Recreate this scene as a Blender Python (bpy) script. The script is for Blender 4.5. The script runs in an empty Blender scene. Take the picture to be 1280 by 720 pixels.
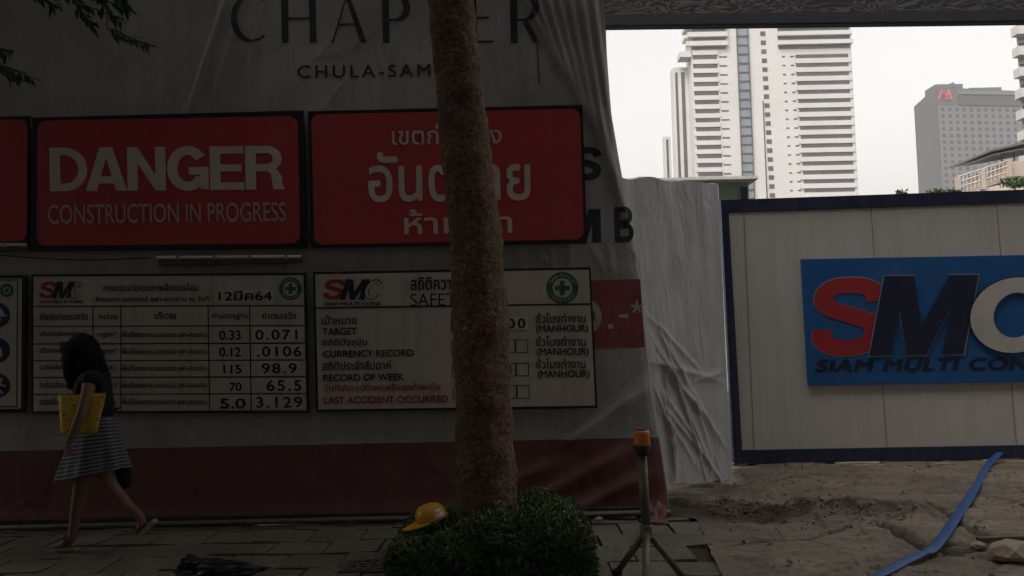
import bpy, bmesh, math, random
from math import sin, cos, pi, radians, sqrt
from mathutils import Vector, Matrix, noise

sc = bpy.context.scene
R = random.Random(7)

# ------------------------------------------------------------------ camera
FPX, CZ = 1065.0, 1.42
PITCH, ROLL = radians(4.0), radians(1.2)
F = Vector((0, cos(PITCH), sin(PITCH)))
X0, U0 = Vector((1, 0, 0)), Vector((0, -sin(PITCH), cos(PITCH)))
RT = X0 * cos(ROLL) - U0 * sin(ROLL)
UP = X0 * sin(ROLL) + U0 * cos(ROLL)
CAM = Vector((0, 0, CZ))
cd = bpy.data.cameras.new('camera')
cd.lens, cd.sensor_width, cd.clip_end, cd.clip_start = 36 * FPX / 1280, 36, 4000, 0.05
co = bpy.data.objects.new('camera', cd)
sc.collection.objects.link(co)
B = -F
co.matrix_world = Matrix(((RT.x, UP.x, B.x, CAM.x), (RT.y, UP.y, B.y, CAM.y), (RT.z, UP.z, B.z, CAM.z), (0, 0, 0, 1)))
sc.camera = co

# ------------------------------------------------------------------ light
SUN_EL, SUN_AZ = radians(50), radians(218)      # azimuth clockwise from +Y: high, behind the camera
w = bpy.data.worlds.new('World')
sc.world = w
w.use_nodes = True
nt = w.node_tree
sky = nt.nodes.new('ShaderNodeTexSky')
sky.sky_type, sky.sun_disc = 'NISHITA', False
sky.sun_elevation, sky.sun_rotation = SUN_EL, SUN_AZ
sky.air_density, sky.dust_density, sky.ozone_density = 1.6, 6.0, 0.6
hs = nt.nodes.new('ShaderNodeHueSaturation')
hs.inputs['Saturation'].default_value = 0.12
nt.links.new(sky.outputs[0], hs.inputs['Color'])
warm = nt.nodes.new('ShaderNodeMixRGB')
warm.blend_type = 'MULTIPLY'
warm.inputs[0].default_value = 1
warm.inputs[2].default_value = (1.0, 0.965, 0.93, 1)
nt.links.new(hs.outputs[0], warm.inputs[1])
nt.links.new(warm.outputs[0], nt.nodes['Background'].inputs[0])
nt.nodes['Background'].inputs[1].default_value = 0.15
sl = bpy.data.lights.new('sun', 'SUN')
sl.energy, sl.angle, sl.color = 0.5, radians(14), (1.0, 0.95, 0.88)
so = bpy.data.objects.new('sun', sl)
sc.collection.objects.link(so)
sd = Vector((sin(SUN_AZ) * cos(SUN_EL), cos(SUN_AZ) * cos(SUN_EL), sin(SUN_EL)))
so.rotation_euler = sd.to_track_quat('Z', 'Y').to_euler()
so.location = sd * 60
sc.view_settings.view_transform = 'Standard'
sc.view_settings.look = 'None'
sc.view_settings.gamma = 1
sc.view_settings.use_curve_mapping = False
sc.view_settings.exposure = 0.95

# ------------------------------------------------------------------ helpers
def ray(px, py):
    return F * FPX + RT * (px - 640) - UP * (py - 360)

def P(px, py, Y):
    """the point that shows at a photo pixel, on the upright plane y = Y"""
    d = ray(px, py)
    return CAM + d * (Y / d.y)

def G(px, py, z=0.0):
    d = ray(px, py)
    return CAM + d * ((z - CZ) / d.z)

def pix(v):
    d = v - CAM
    k = FPX / d.dot(F)
    return 640 + d.dot(RT) * k, 360 - d.dot(UP) * k

def fbm(x, y, z=0.0, o=4):
    return noise.fractal(Vector((x, y, z)), 1.0, 2.0, o)

MATS = {}
def mat(name, c, c2=None, rough=0.6, scale=6.0, bump=0.0, bscale=40.0, metal=0.0, spec=0.4, trans=0.0, streak=0.0):
    """principled material whose colour wanders between two tones"""
    if name in MATS:
        return MATS[name]
    m = bpy.data.materials.new(name)
    m.use_nodes = True
    n, l = m.node_tree.nodes, m.node_tree.links
    b = n['Principled BSDF']
    b.inputs['Roughness'].default_value = rough
    b.inputs['Metallic'].default_value = metal
    b.inputs['Specular IOR Level'].default_value = spec
    if c2 is None:
        c2 = tuple(x * 0.8 for x in c)
    tc = n.new('ShaderNodeTexCoord')
    nz = n.new('ShaderNodeTexNoise')
    nz.inputs['Scale'].default_value = scale
    nz.inputs['Detail'].default_value = 6
    l.new(tc.outputs['Object'], nz.inputs['Vector'])
    r = n.new('ShaderNodeValToRGB')
    r.color_ramp.elements[0].position, r.color_ramp.elements[1].position = 0.34, 0.66
    r.color_ramp.elements[0].color = (*c2, 1)
    r.color_ramp.elements[1].color = (*c, 1)
    l.new(nz.outputs['Fac'], r.inputs['Fac'])
    out = r.outputs['Color']
    if streak:                            # run-off streaks and dust, longest down the face
        mp = n.new('ShaderNodeMapping')
        mp.inputs['Scale'].default_value = (7, 7, .45)
        l.new(tc.outputs['Object'], mp.inputs['Vector'])
        n2 = n.new('ShaderNodeTexNoise')
        n2.inputs['Scale'].default_value = 1.3
        n2.inputs['Detail'].default_value = 7
        n2.inputs['Roughness'].default_value = .65
        l.new(mp.outputs[0], n2.inputs['Vector'])
        r2 = n.new('ShaderNodeValToRGB')
        r2.color_ramp.elements[0].position, r2.color_ramp.elements[1].position = .40, .66
        r2.color_ramp.elements[0].color = (0, 0, 0, 1)
        r2.color_ramp.elements[1].color = (streak, streak, streak, 1)
        l.new(n2.outputs['Fac'], r2.inputs['Fac'])
        mx = n.new('ShaderNodeMixRGB')
        mx.inputs[2].default_value = (.16, .14, .115, 1)
        l.new(r2.outputs['Color'], mx.inputs[0])
        l.new(out, mx.inputs[1])
        out = mx.outputs[0]
    l.new(out, b.inputs['Base Color'])
    if bump:
        nb = n.new('ShaderNodeTexNoise')
        nb.inputs['Scale'].default_value = bscale
        nb.inputs['Detail'].default_value = 8
        l.new(tc.outputs['Object'], nb.inputs['Vector'])
        bp = n.new('ShaderNodeBump')
        bp.inputs['Strength'].default_value = bump
        bp.inputs['Distance'].default_value = 0.02
        l.new(nb.outputs['Fac'], bp.inputs['Height'])
        l.new(bp.outputs['Normal'], b.inputs['Normal'])
    if trans:
        b.inputs['Transmission Weight'].default_value = trans
    MATS[name] = m
    return m

class MB:
    def __init__(s):
        s.v, s.f, s.mi = [], [], []
    def add(s, vs, fs, mi=0):
        o = len(s.v)
        s.v += [Vector(p) for p in vs]
        s.f += [tuple(i + o for i in f) for f in fs]
        s.mi += [mi] * len(fs)
    def box(s, x0, x1, y0, y1, z0, z1, mi=0):
        s.add([(x, y, z) for x in (x0, x1) for y in (y0, y1) for z in (z0, z1)],
              [(0, 1, 3, 2), (4, 6, 7, 5), (0, 4, 5, 1), (2, 3, 7, 6), (0, 2, 6, 4), (1, 5, 7, 3)], mi)
    def prism(s, front, d, mi=0):
        """polygon (world points) pushed along the vector d"""
        n = len(front)
        d = Vector(d)
        s.add([Vector(p) for p in front] + [Vector(p) + d for p in front],
              [tuple(range(n))] + [tuple(range(2 * n - 1, n - 1, -1))] + [(i, n + i, n + (i + 1) % n, (i + 1) % n) for i in range(n)], mi)
    def tube(s, pts, rads, seg=10, mi=0, cap=True, wob=0.0, wf=3.0):
        pts = [Vector(p) for p in pts]
        if not isinstance(rads, (list, tuple)):
            rads = [rads] * len(pts)
        vs, fs = [], []
        for i, p in enumerate(pts):
            t = (pts[min(i + 1, len(pts) - 1)] - pts[max(i - 1, 0)]).normalized()
            a = Vector((1, 0, 0)) if abs(t.x) < 0.9 else Vector((0, 1, 0))
            u = (a - t * a.dot(t)).normalized()
            q = t.cross(u)
            for k in range(seg):
                th = 2 * pi * k / seg
                d = u * cos(th) + q * sin(th)
                r = rads[i]
                if wob:
                    r *= 1 + wob * noise.noise((p + d * r) * wf)
                vs.append(p + d * r)
        for i in range(len(pts) - 1):
            for k in range(seg):
                a, b = i * seg + k, i * seg + (k + 1) % seg
                fs.append((a, b, b + seg, a + seg))
        if cap:
            fs.append(tuple(range(seg - 1, -1, -1)))
            fs.append(tuple((len(pts) - 1) * seg + k for k in range(seg)))
        s.add(vs, fs, mi)
    def lathe(s, base, prof, seg=20, mi=0):
        base = Vector(base)
        vs, fs = [], []
        for r, z in prof:
            for k in range(seg):
                th = 2 * pi * k / seg
                vs.append(base + Vector((r * cos(th), r * sin(th), z)))
        for i in range(len(prof) - 1):
            for k in range(seg):
                a, b = i * seg + k, i * seg + (k + 1) % seg
                fs.append((a, b, b + seg, a + seg))
        fs.append(tuple(range(seg - 1, -1, -1)))
        fs.append(tuple((len(prof) - 1) * seg + k for k in range(seg)))
        s.add(vs, fs, mi)

WL = {}
def put(o, parent=None):
    sc.collection.objects.link(o)
    if parent is not None:
        o.parent = parent

def obj(name, mb, m, parent=None, smooth=False, origin=None, bevel=0.0, fix=True):
    """links the collected shape as ONE mesh object; its points are given in world space"""
    if isinstance(mb, MB):
        vs, fs, mi = mb.v, mb.f, mb.mi
    else:
        vs, fs = mb
        mi = None
    if parent is not None:
        org = WL[parent.name]
    elif origin is not None:
        org = Vector(origin)
    else:
        org = Vector((sum(v[0] for v in vs) / len(vs), sum(v[1] for v in vs) / len(vs), min(v[2] for v in vs)))
    me = bpy.data.meshes.new(name)
    me.from_pydata([Vector(v) - org for v in vs], [], fs)
    for x in (m if isinstance(m, (list, tuple)) else [m]):
        me.materials.append(x)
    if mi and isinstance(m, (list, tuple)):
        me.polygons.foreach_set('material_index', mi)
    if fix or bevel:
        bm = bmesh.new()
        bm.from_mesh(me)
        if fix:
            bmesh.ops.recalc_face_normals(bm, faces=bm.faces)
        if bevel:
            bmesh.ops.bevel(bm, geom=list(bm.edges), offset=bevel, segments=2, affect='EDGES', clamp_overlap=True)
        bm.to_mesh(me)
        bm.free()
    if smooth:
        me.polygons.foreach_set('use_smooth', [True] * len(me.polygons))
    me.update()
    o = bpy.data.objects.new(name, me)
    put(o, parent)
    if parent is None:
        o.location = org
    WL[o.name] = org.copy()
    return o

def thing(name, label, cat, loc, group=None):
    o = bpy.data.objects.new(name, None)
    o.empty_display_size = 0.2
    sc.collection.objects.link(o)
    o.location = loc
    WL[o.name] = Vector(loc)
    return tag(o, label, cat, group)

def tag(o, label, cat, group=None):
    o['label'], o['category'] = label, cat
    if group:
        o['group'] = group
    return o

def kind(o, k, label=None):
    o['kind'] = k
    if label:
        o['label'] = label
    return o

# ---- lettering ---------------------------------------------------------
_tc = {}
def text_polys(body, bold=0.0, space=1.0):
    """outline text as a list of flat pieces (verts2d, faces), overlapping contours kept apart"""
    key = (body, bold, space)
    if key in _tc:
        return _tc[key]
    c = bpy.data.curves.new('t', 'FONT')
    c.body, c.size, c.space_character = body, 1.0, space
    c.resolution_u = 4
    o = bpy.data.objects.new('t', c)
    sc.collection.objects.link(o)
    dg = bpy.context.evaluated_depsgraph_get()
    oe = o.evaluated_get(dg)
    cv = oe.to_curve(dg)
    loops = []
    for s in cv.splines:
        pts = []
        if s.type == 'BEZIER':
            n = len(s.bezier_points)
            for i in range(n):
                a, b = s.bezier_points[i], s.bezier_points[(i + 1) % n]
                p0, p1, p2, p3 = a.co, a.handle_right, b.handle_left, b.co
                lin = (p1 - p0).cross(p3 - p0).length < 1e-5 and (p2 - p0).cross(p3 - p0).length < 1e-5
                for k in range(1 if lin else 5):
                    t = k / 5
                    q = p0 * (1 - t) ** 3 + p1 * 3 * t * (1 - t) ** 2 + p2 * 3 * t * t * (1 - t) + p3 * t ** 3
                    pts.append((q.x, q.y))
        else:
            pts = [(p.co.x, p.co.y) for p in s.points]
        if len(pts) > 2:
            loops.append(pts)
    oe.to_curve_clear()
    bpy.data.objects.remove(o)
    def area(p):
        return sum(p[i][0] * p[(i + 1) % len(p)][1] - p[(i + 1) % len(p)][0] * p[i][1] for i in range(len(p))) / 2
    def inside(q, p):
        r = False
        for i in range(len(p)):
            (x1, y1), (x2, y2) = p[i], p[i - 1]
            if (y1 > q[1]) != (y2 > q[1]) and q[0] < (x2 - x1) * (q[1] - y1) / (y2 - y1) + x1:
                r = not r
        return r
    ars = [area(l) for l in loops]
    if not loops:
        _tc[key] = []
        return []
    def whole_inside(l, p):
        return all(inside(q, p) for q in l[::2])
    hole = []
    for i, l in enumerate(loops):
        best = None
        for j, p in enumerate(loops):
            if i != j and abs(ars[j]) > abs(ars[i]) and whole_inside(l, p) and (best is None or abs(ars[j]) < abs(ars[best])):
                best = j
        hole.append(best is not None and ars[best] * ars[i] < 0)
    outs = [[l] for l, h_ in zip(loops, hole) if not h_]
    for l, h_ in zip(loops, hole):
        if h_:
            best = None
            for g in outs:
                if inside(l[0], g[0]) and (best is None or abs(area(g[0])) < abs(area(best[0]))):
                    best = g
            if best:
                best.append(l)
    res = []
    for g in outs:
        cu = bpy.data.curves.new('t2', 'CURVE')
        cu.dimensions, cu.fill_mode = '2D', 'BOTH'
        for l in g:
            sp = cu.splines.new('POLY')
            sp.points.add(len(l) - 1)
            for p, q in zip(sp.points, l):
                p.co = (q[0], q[1], 0, 1)
            sp.use_cyclic_u = True
        oo = bpy.data.objects.new('t2', cu)
        me = bpy.data.meshes.new_from_object(oo)
        res.append(([(v.co.x, v.co.y) for v in me.vertices], [tuple(p.vertices) for p in me.polygons]))
        bpy.data.objects.remove(oo)
        bpy.data.meshes.remove(me)
    if bold > 0:
        out = []
        for c_, (dx, dy) in enumerate(((-bold, 0), (bold, 0), (0, bold), (0, -bold))):
            out += [([(a + dx, b + dy) for a, b in v], f, c_ * 4 + i % 4) for i, (v, f) in enumerate(res)]
        res = out
    else:
        res = [(v, f, i % 4) for i, (v, f) in enumerate(res)]
    _tc[key] = res
    return res

def arc(cx, cy, rx, ry, a0, a1, n=20):
    return [(cx + rx * cos(radians(a0 + (a1 - a0) * i / n)), cy + ry * sin(radians(a0 + (a1 - a0) * i / n))) for i in range(n + 1)]

def strip(path, wid):
    n = len(path)
    if not isinstance(wid, (list, tuple)):
        wid = [wid] * n
    L, Rr = [], []
    for i in range(n):
        a, b = path[max(i - 1, 0)], path[min(i + 1, n - 1)]
        dx, dy = b[0] - a[0], b[1] - a[1]
        m = sqrt(dx * dx + dy * dy) or 1
        nx, ny = -dy / m, dx / m
        h = wid[i] / 2
        L.append((path[i][0] + nx * h, path[i][1] + ny * h))
        Rr.append((path[i][0] - nx * h, path[i][1] - ny * h))
    return (L + Rr, [(i, i + 1, n + i + 1, n + i) for i in range(n - 1)])

def smooth_path(p, k=6):
    out = []
    for i in range(len(p) - 1):
        p0, p1, p2, p3 = p[max(i - 1, 0)], p[i], p[i + 1], p[min(i + 2, len(p) - 1)]
        for j in range(k):
            t = j / k
            out.append(tuple(0.5 * (2 * p1[d] + (p2[d] - p0[d]) * t + (2 * p0[d] - 5 * p1[d] + 4 * p2[d] - p3[d]) * t * t + (3 * p1[d] - p0[d] - 3 * p2[d] + p3[d]) * t ** 3) for d in (0, 1)))
    out.append(p[-1])
    return out

def poly(*pts):
    return (list(pts), [tuple(range(len(pts)))])

def rc(x0, y0, x1, y1):
    return poly((x0, y0), (x1, y0), (x1, y1), (x0, y1))

def heavy(ch):
    """heavy sans capitals: (width, pieces)"""
    t = 0.205
    h = t / 2
    if ch == 'D':
        return .74, [rc(0, 0, t, 1), strip([(.1, 1 - h * .84)] + arc(.3, .5, .74 - .3 - h, .5 - h * .84, 90, -90) + [(.1, h * .84)], t * .86)]
    if ch == 'A':
        return .8, [poly((0, 0), (.215, 0), (.4, .76), (.4, 1), (.275, 1)), poly((.8, 0), (.585, 0), (.4, .76), (.4, 1), (.525, 1)), poly((.23, .17), (.57, .17), (.53, .34), (.27, .34))]
    if ch == 'N':
        return .74, [rc(0, 0, .2, 1), rc(.54, 0, .74, 1), poly((.2, 1), (0, 1), (.54, 0), (.74, 0))]
    if ch == 'G':
        return .8, [strip(arc(.4, .5, .4 - h, .5 - h * .85, 35, 300, 30), t), rc(.42, .36, .8, .53), rc(.64, .02, .8, .40), strip(arc(.4, .5, .4 - h, .5 - h * .85, 300, 330, 5), t)]
    if ch == 'E':
        return .66, [rc(0, 0, t, 1), rc(.1, 0, .66, .17), rc(.1, .83, .65, 1), rc(.1, .42, .61, .58)]
    if ch == 'R':
        return .74, [rc(0, 0, t, 1), strip([(.1, 1 - h * .8)] + arc(.42, .71, .72 - .42 - h, .29 - h * .8, 90, -90) + [(.1, .42 + h * .8)], t * .82),
                     poly((.53, 0), (.76, 0), (.71, .12), (.70, .3), (.6, .47), (.4, .44), (.49, .36), (.51, .2))]
    if ch == 'S':
        p = smooth_path([(.66, .7), (.62, .82), (.52, .885), (.37, .9), (.22, .88), (.12, .80), (.115, .69), (.18, .605), (.38, .525), (.57, .445), (.635, .345), (.62, .21), (.52, .125), (.36, .1), (.2, .125), (.11, .22), (.1, .34)])
        return .74, [strip(p, .2)]
    if ch == 'M':
        return .95, [rc(0, 0, .22, 1), rc(.73, 0, .95, 1), poly((.3, 1), (.1, 1), (.375, 0), (.575, 0)), poly((.65, 1), (.85, 1), (.575, 0), (.375, 0))]
    if ch == 'C':
        return .78, [strip(arc(.4, .5, .4 - h, .5 - h * .9, 32, 328, 30), t)]
    if ch == 'B':
        return .7, [rc(0, 0, t, 1), strip([(.1, 1 - h * .8)] + arc(.4, .74, .66 - .4 - h, .26 - h * .8, 90, -90) + [(.1, .48 + h * .8)], t * .8),
                    strip([(.1, .52 - h * .8)] + arc(.42, .27, .7 - .42 - h, .27 - h * .8, 90, -90) + [(.1, h * .8)], t * .8)]

def elegant(ch):
    """thick and hairline display capitals"""
    T, t = .165, .045
    if ch == 'C':
        a = arc(.5, .5, .44, .47, 48, 312, 30)
        return .84, [strip(a, [t + (T - t) * max(0, -cos(radians(48 + 264 * i / 30))) for i in range(31)])]
    if ch == 'H':
        return .78, [rc(0, 0, T, 1), rc(.63, 0, .78, 1), rc(T, .48, .63, .48 + t)]
    if ch == 'A':
        return .84, [poly((0, 0), (.045, 0), (.40, 1), (.37, 1)), poly((.84, 0), (.69, 0), (.33, 1), (.44, 1)), rc(.15, .36, .6, .36 + t)]
    if ch in 'PR':
        b = arc(.33, .73, .27, .25, 90, -90, 16)
        g = [rc(0, 0, T, 1), strip([(T, .982)] + b + [(T, .48)], [t] + [t + (T - t) * max(0, cos(radians(90 - 180 * i / 16))) for i in range(17)] + [t])]
        if ch == 'R':
            g.append(poly((.27, .47), (.38, .50), (.68, 0), (.53, 0)))
        return .66, g
    if ch == 'T':
        return .8, [rc(.335, 0, .335 + T, 1), rc(0, 1 - t, .8, 1)]
    if ch == 'E':
        return .6, [rc(0, 0, T, 1), rc(T, 0, .6, t), rc(T, 1 - t, .6, 1), rc(T, .5, .48, .5 + t)]

def word(fn, body, gap, ls=None):
    pcs, x = [], 0
    for i, ch in enumerate(body):
        wd, g = fn(ch)
        if i and body[i - 1] + ch == 'DA':
            x -= .075
        if i and body[i - 1] + ch == 'AN':
            x -= .02
        for v, f in g:
            pcs.append(([(a + x, b) for a, b in v], f))
        x += wd + gap
    return pcs

def lay(pcs, box, Y, slope=-0.018, lean=0.02, shear=0.0, fit=None, lift=0.0003, surf=None):
    """flat pieces laid into a rectangle of a sign's face; returns an MB in world space"""
    x0, y0, x1, y1 = box
    allv = [p for g_ in pcs for p in g_[0]]
    if fit is None:
        fit = (min(p[0] for p in allv), min(p[1] for p in allv), max(p[0] for p in allv), max(p[1] for p in allv))
    a0, b0, a1, b1 = fit
    mb = MB()
    for k, g_ in enumerate(pcs):
        v, f = g_[0], g_[1]
        k = g_[2] * .6 if len(g_) > 2 else k % 9
        vs = []
        for a, b in v:
            u, t = (a - a0) / (a1 - a0), (b - b0) / (b1 - b0)
            y = y1 - t * (y1 - y0)
            x = x0 + u * (x1 - x0)
            yy = y + slope * (x - x0)
            x += lean * (y - (y0 + y1) / 2) + shear * (t - 0.5)
            vs.append(P(x, yy, Y - lift * k))
        mb.add(vs, f)
    return mb

def letters(name, pcs, box, Y, m, parent, **kw):
    return obj(name, lay(pcs, box, Y, **kw), m, parent, fix=False)

def panel(name, corners, Y, thick, m, parent=None, bevel=0.0):
    mb = MB()
    mb.prism([P(x, y, Y) for x, y in corners], (0, thick, 0))
    return obj(name, mb, m, parent, bevel=bevel)

def rrect(c, r, n=6):
    """rounded quad from four corners TL TR BR BL"""
    out = []
    for i in range(4):
        p, a, b = Vector(c[i]), Vector(c[i - 1]), Vector(c[(i + 1) % 4])
        da, db = (a - p).normalized(), (b - p).normalized()
        cc = p + (da + db) * r
        for k in range(n + 1):
            t = pi / 2 * k / n
            out.append(tuple(cc - db * r * cos(t) - da * r * sin(t)))
    return out

def disc(cx, cy, r, n=28, ri=0.0):
    if ri <= 0:
        return poly(*[(cx + r * cos(2 * pi * k / n), cy + r * sin(2 * pi * k / n)) for k in range(n)])
    v = [(cx + q * cos(2 * pi * k / n), cy + q * sin(2 * pi * k / n)) for q in (r, ri) for k in range(n)]
    return (v, [(k, (k + 1) % n, n + (k + 1) % n, n + k) for k in range(n)])

def pxshape(name, pcs, Y, m, parent, lift=0.0003):
    """pieces given straight in photo pixels (y down) on the face of a sign"""
    mb = MB()
    for k, (v, f) in enumerate(pcs):
        mb.add([P(x, y, Y - lift * (k % 9)) for x, y in v], f)
    return obj(name, mb, m, parent, fix=False)

# ------------------------------------------------------------------ materials
M_tarp = mat('tarp_grey', (.50, .495, .465), (.41, .405, .385), .5, 2.2, .3, 45, streak=0.22)
M_tarp_red = mat('tarp_maroon', (.21, .085, .08), (.17, .068, .063), .62, 2.2, .12, 60, streak=0.18)
M_tarp_pink = mat('tarp_faded_red', (.36, .10, .10), (.31, .08, .08), .62, 4)
M_ink = mat('tarp_ink', (.045, .055, .065), (.03, .035, .04), .6, 5)
M_ink_pale = mat('tarp_pale_ink', (.6, .56, .54), None, .6, 5)
M_sheet = mat('white_sheet', (.54, .54, .54), (.46, .46, .455), .55, 3, .15, 50, streak=0.16)
M_red = mat('sign_red', (.56, .052, .062), (.50, .045, .055), .38, 3, streak=0.2)
M_black = mat('sign_black', (.018, .018, .02), (.012, .012, .014), .45, 5)
M_signwhite = mat('sign_lettering_cream', (.70, .61, .53), (.62, .54, .46), .5, 6)
M_thin = mat('sign_lettering_thin', (.58, .47, .43), (.5, .4, .37), .5, 6)
M_board = mat('board_cream', (.60, .53, .455), (.54, .475, .405), .45, 2.5, streak=0.22)
M_boardink = mat('board_ink', (.02, .02, .022), (.015, .015, .018), .5, 6)
M_redink = mat('board_red_ink', (.42, .03, .03), None, .5, 6)
M_blueink = mat('logo_navy', (.02, .025, .055), None, .5, 6)
M_green = mat('emblem_green', (.02, .16, .09), None, .5, 6)
M_card = mat('number_card', (.64, .59, .52), (.58, .53, .46), .5, 8)
M_ppe = mat('icon_blue', (.02, .035, .09), None, .5, 6)
M_gate = mat('gate_cream', (.63, .60, .55), (.59, .56, .51), .5, 1.2, .05, 90, streak=0.11)
M_navy = mat('gate_navy', (.022, .032, .085), (.017, .025, .068), .45, 4, streak=0.2)
M_seam = mat('gate_seam', (.36, .33, .29), None, .6, 6)
M_sblue = mat('gate_sign_blue', (.012, .12, .36), (.01, .10, .31), .4, 2, streak=0.14)
M_sred = mat('gate_sign_red', (.42, .035, .045), (.37, .03, .04), .4, 3)
M_snavy = mat('gate_sign_navy', (.022, .028, .06), None, .4, 3)
M_swhite = mat('gate_sign_white', (.60, .57, .525), None, .45, 3)
M_outline = mat('gate_sign_outline', (.30, .36, .45), None, .45, 3)
M_metal = mat('dull_steel', (.42, .40, .36), (.34, .32, .28), .42, 12, .05, 80, metal=.6)
M_skin = mat('skin', (.21, .115, .075), (.175, .095, .06), .6, 9)
M_hair = mat('black_hair', (.008, .007, .007), (.004, .004, .004), .75, 30, .6, 120, spec=.2)
M_top = mat('black_cotton', (.010, .010, .011), (.006, .006, .007), .85, 20, .2, 200)
M_amber = mat('amber_lens', (.62, .19, .03), (.54, .15, .022), .25, 8)
M_rubber = mat('black_plastic', (.02, .02, .021), (.013, .013, .014), .5, 15)
M_pole = mat('galvanised_pole', (.17, .15, .125), (.10, .085, .07), .5, 18, .1, 70, metal=.3)
M_helm = mat('helmet_yellow', (.68, .34, .015), (.60, .29, .012), .35, 5)
M_sticker = mat('helmet_sticker', (.6, .6, .62), None, .4, 8)
M_hose = mat('hose_blue', (.03, .11, .34), (.02, .075, .25), .45, 14, .15, 60)
M_leaf = mat('hedge_leaf', (.085, .15, .045), (.035, .075, .022), .5, 9, spec=.3)
M_leaf_tree = mat('tree_leaf', (.05, .095, .03), (.025, .05, .016), .5, 3, spec=.3)
M_twig = mat('twig', (.10, .075, .05), None, .8, 20)

def bark():
    m = bpy.data.materials.new('bark')
    m.use_nodes = True
    n, l = m.node_tree.nodes, m.node_tree.links
    b = n['Principled BSDF']
    b.inputs['Roughness'].default_value = .85
    tc = n.new('ShaderNodeTexCoord')
    n1 = n.new('ShaderNodeTexNoise'); n1.inputs['Scale'].default_value = 30; n1.inputs['Detail'].default_value = 8
    n2 = n.new('ShaderNodeTexNoise'); n2.inputs['Scale'].default_value = 48; n2.inputs['Detail'].default_value = 6
    n3 = n.new('ShaderNodeTexNoise'); n3.inputs['Scale'].default_value = 3.0; n3.inputs['Detail'].default_value = 3
    for x in (n1, n2, n3):
        l.new(tc.outputs['Object'], x.inputs['Vector'])
    r1 = n.new('ShaderNodeValToRGB')
    e = r1.color_ramp.elements
    e[0].position, e[0].color = .34, (.042, .028, .019, 1)
    e[1].position, e[1].color = .64, (.155, .088, .045, 1)
    l.new(n1.outputs['Fac'], r1.inputs['Fac'])
    r2 = n.new('ShaderNodeValToRGB')
    r2.color_ramp.elements[0].position, r2.color_ramp.elements[1].position = .56, .66
    l.new(n2.outputs['Fac'], r2.inputs['Fac'])
    r3 = n.new('ShaderNodeValToRGB')
    r3.color_ramp.elements[0].position, r3.color_ramp.elements[1].position = .42, .62
    l.new(n3.outputs['Fac'], r3.inputs['Fac'])
    mu = n.new('ShaderNodeMath'); mu.operation = 'MULTIPLY'
    l.new(r2.outputs['Color'], mu.inputs[0]); l.new(r3.outputs['Color'], mu.inputs[1])
    mx = n.new('ShaderNodeMixRGB')
    mx.inputs[2].default_value = (.34, .18, .06, 1)
    l.new(mu.outputs[0], mx.inputs[0]); l.new(r1.outputs['Color'], mx.inputs[1])
    l.new(mx.outputs[0], b.inputs['Base Color'])
    ad = n.new('ShaderNodeMath'); ad.operation = 'ADD'
    l.new(n1.outputs['Fac'], ad.inputs[0]); l.new(n2.outputs['Fac'], ad.inputs[1])
    bp = n.new('ShaderNodeBump'); bp.inputs['Strength'].default_value = .55; bp.inputs['Distance'].default_value = .03
    l.new(ad.outputs[0], bp.inputs['Height']); l.new(bp.outputs['Normal'], b.inputs['Normal'])
    return m
M_bark = bark()

def ground_mat(name, a, b_, c, sc1=1.3, sc2=14, bump=.5, soil_shade=False):
    m = bpy.data.materials.new(name)
    m.use_nodes = True
    n, l = m.node_tree.nodes, m.node_tree.links
    b = n['Principled BSDF']
    b.inputs['Roughness'].default_value = .9
    b.inputs['Specular IOR Level'].default_value = .25
    tc = n.new('ShaderNodeTexCoord')
    n1 = n.new('ShaderNodeTexNoise'); n1.inputs['Scale'].default_value = sc1; n1.inputs['Detail'].default_value = 8; n1.inputs['Roughness'].default_value = .65
    n2 = n.new('ShaderNodeTexNoise'); n2.inputs['Scale'].default_value = sc2; n2.inputs['Detail'].default_value = 8; n2.inputs['Roughness'].default_value = .7
    for x in (n1, n2):
        l.new(tc.outputs['Object'], x.inputs['Vector'])
    r1 = n.new('ShaderNodeValToRGB')
    e = r1.color_ramp.elements
    e[0].position, e[0].color = .36, (*a, 1)
    e[1].position, e[1].color = .64, (*b_, 1)
    l.new(n1.outputs['Fac'], r1.inputs['Fac'])
    r2 = n.new('ShaderNodeValToRGB')
    r2.color_ramp.elements[0].position, r2.color_ramp.elements[1].position = .48, .72
    l.new(n2.outputs['Fac'], r2.inputs['Fac'])
    mx = n.new('ShaderNodeMixRGB'); mx.inputs[2].default_value = (*c, 1)
    l.new(r2.outputs['Color'], mx.inputs[0]); l.new(r1.outputs['Color'], mx.inputs[1])
    if soil_shade:                              # earth in the breaks, plus painted shade of cracks and mound
        av = n.new('ShaderNodeAttribute'); av.attribute_name = 'soil_shade'
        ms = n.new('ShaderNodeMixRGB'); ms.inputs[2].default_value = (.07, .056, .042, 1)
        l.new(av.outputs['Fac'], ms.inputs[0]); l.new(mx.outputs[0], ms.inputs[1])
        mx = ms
    l.new(mx.outputs[0], b.inputs['Base Color'])
    bp = n.new('ShaderNodeBump'); bp.inputs['Strength'].default_value = bump; bp.inputs['Distance'].default_value = .02
    l.new(n2.outputs['Fac'], bp.inputs['Height']); l.new(bp.outputs['Normal'], b.inputs['Normal'])
    return m
M_pave = ground_mat('paving_slab', (.13, .115, .09), (.20, .175, .14), (.09, .078, .06), 2.5, 22)
M_drive = ground_mat('broken_concrete', (.155, .13, .10), (.29, .245, .19), (.105, .085, .064), 1.1, 16, .7)
M_drive2 = ground_mat('broken_concrete_soil_shade', (.155, .13, .10), (.29, .245, .19), (.105, .085, .064), 1.1, 16, .7, soil_shade=True)
M_soil = ground_mat('dark_soil', (.05, .042, .032), (.085, .07, .05), (.03, .025, .02), 4, 30, .8)
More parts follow.
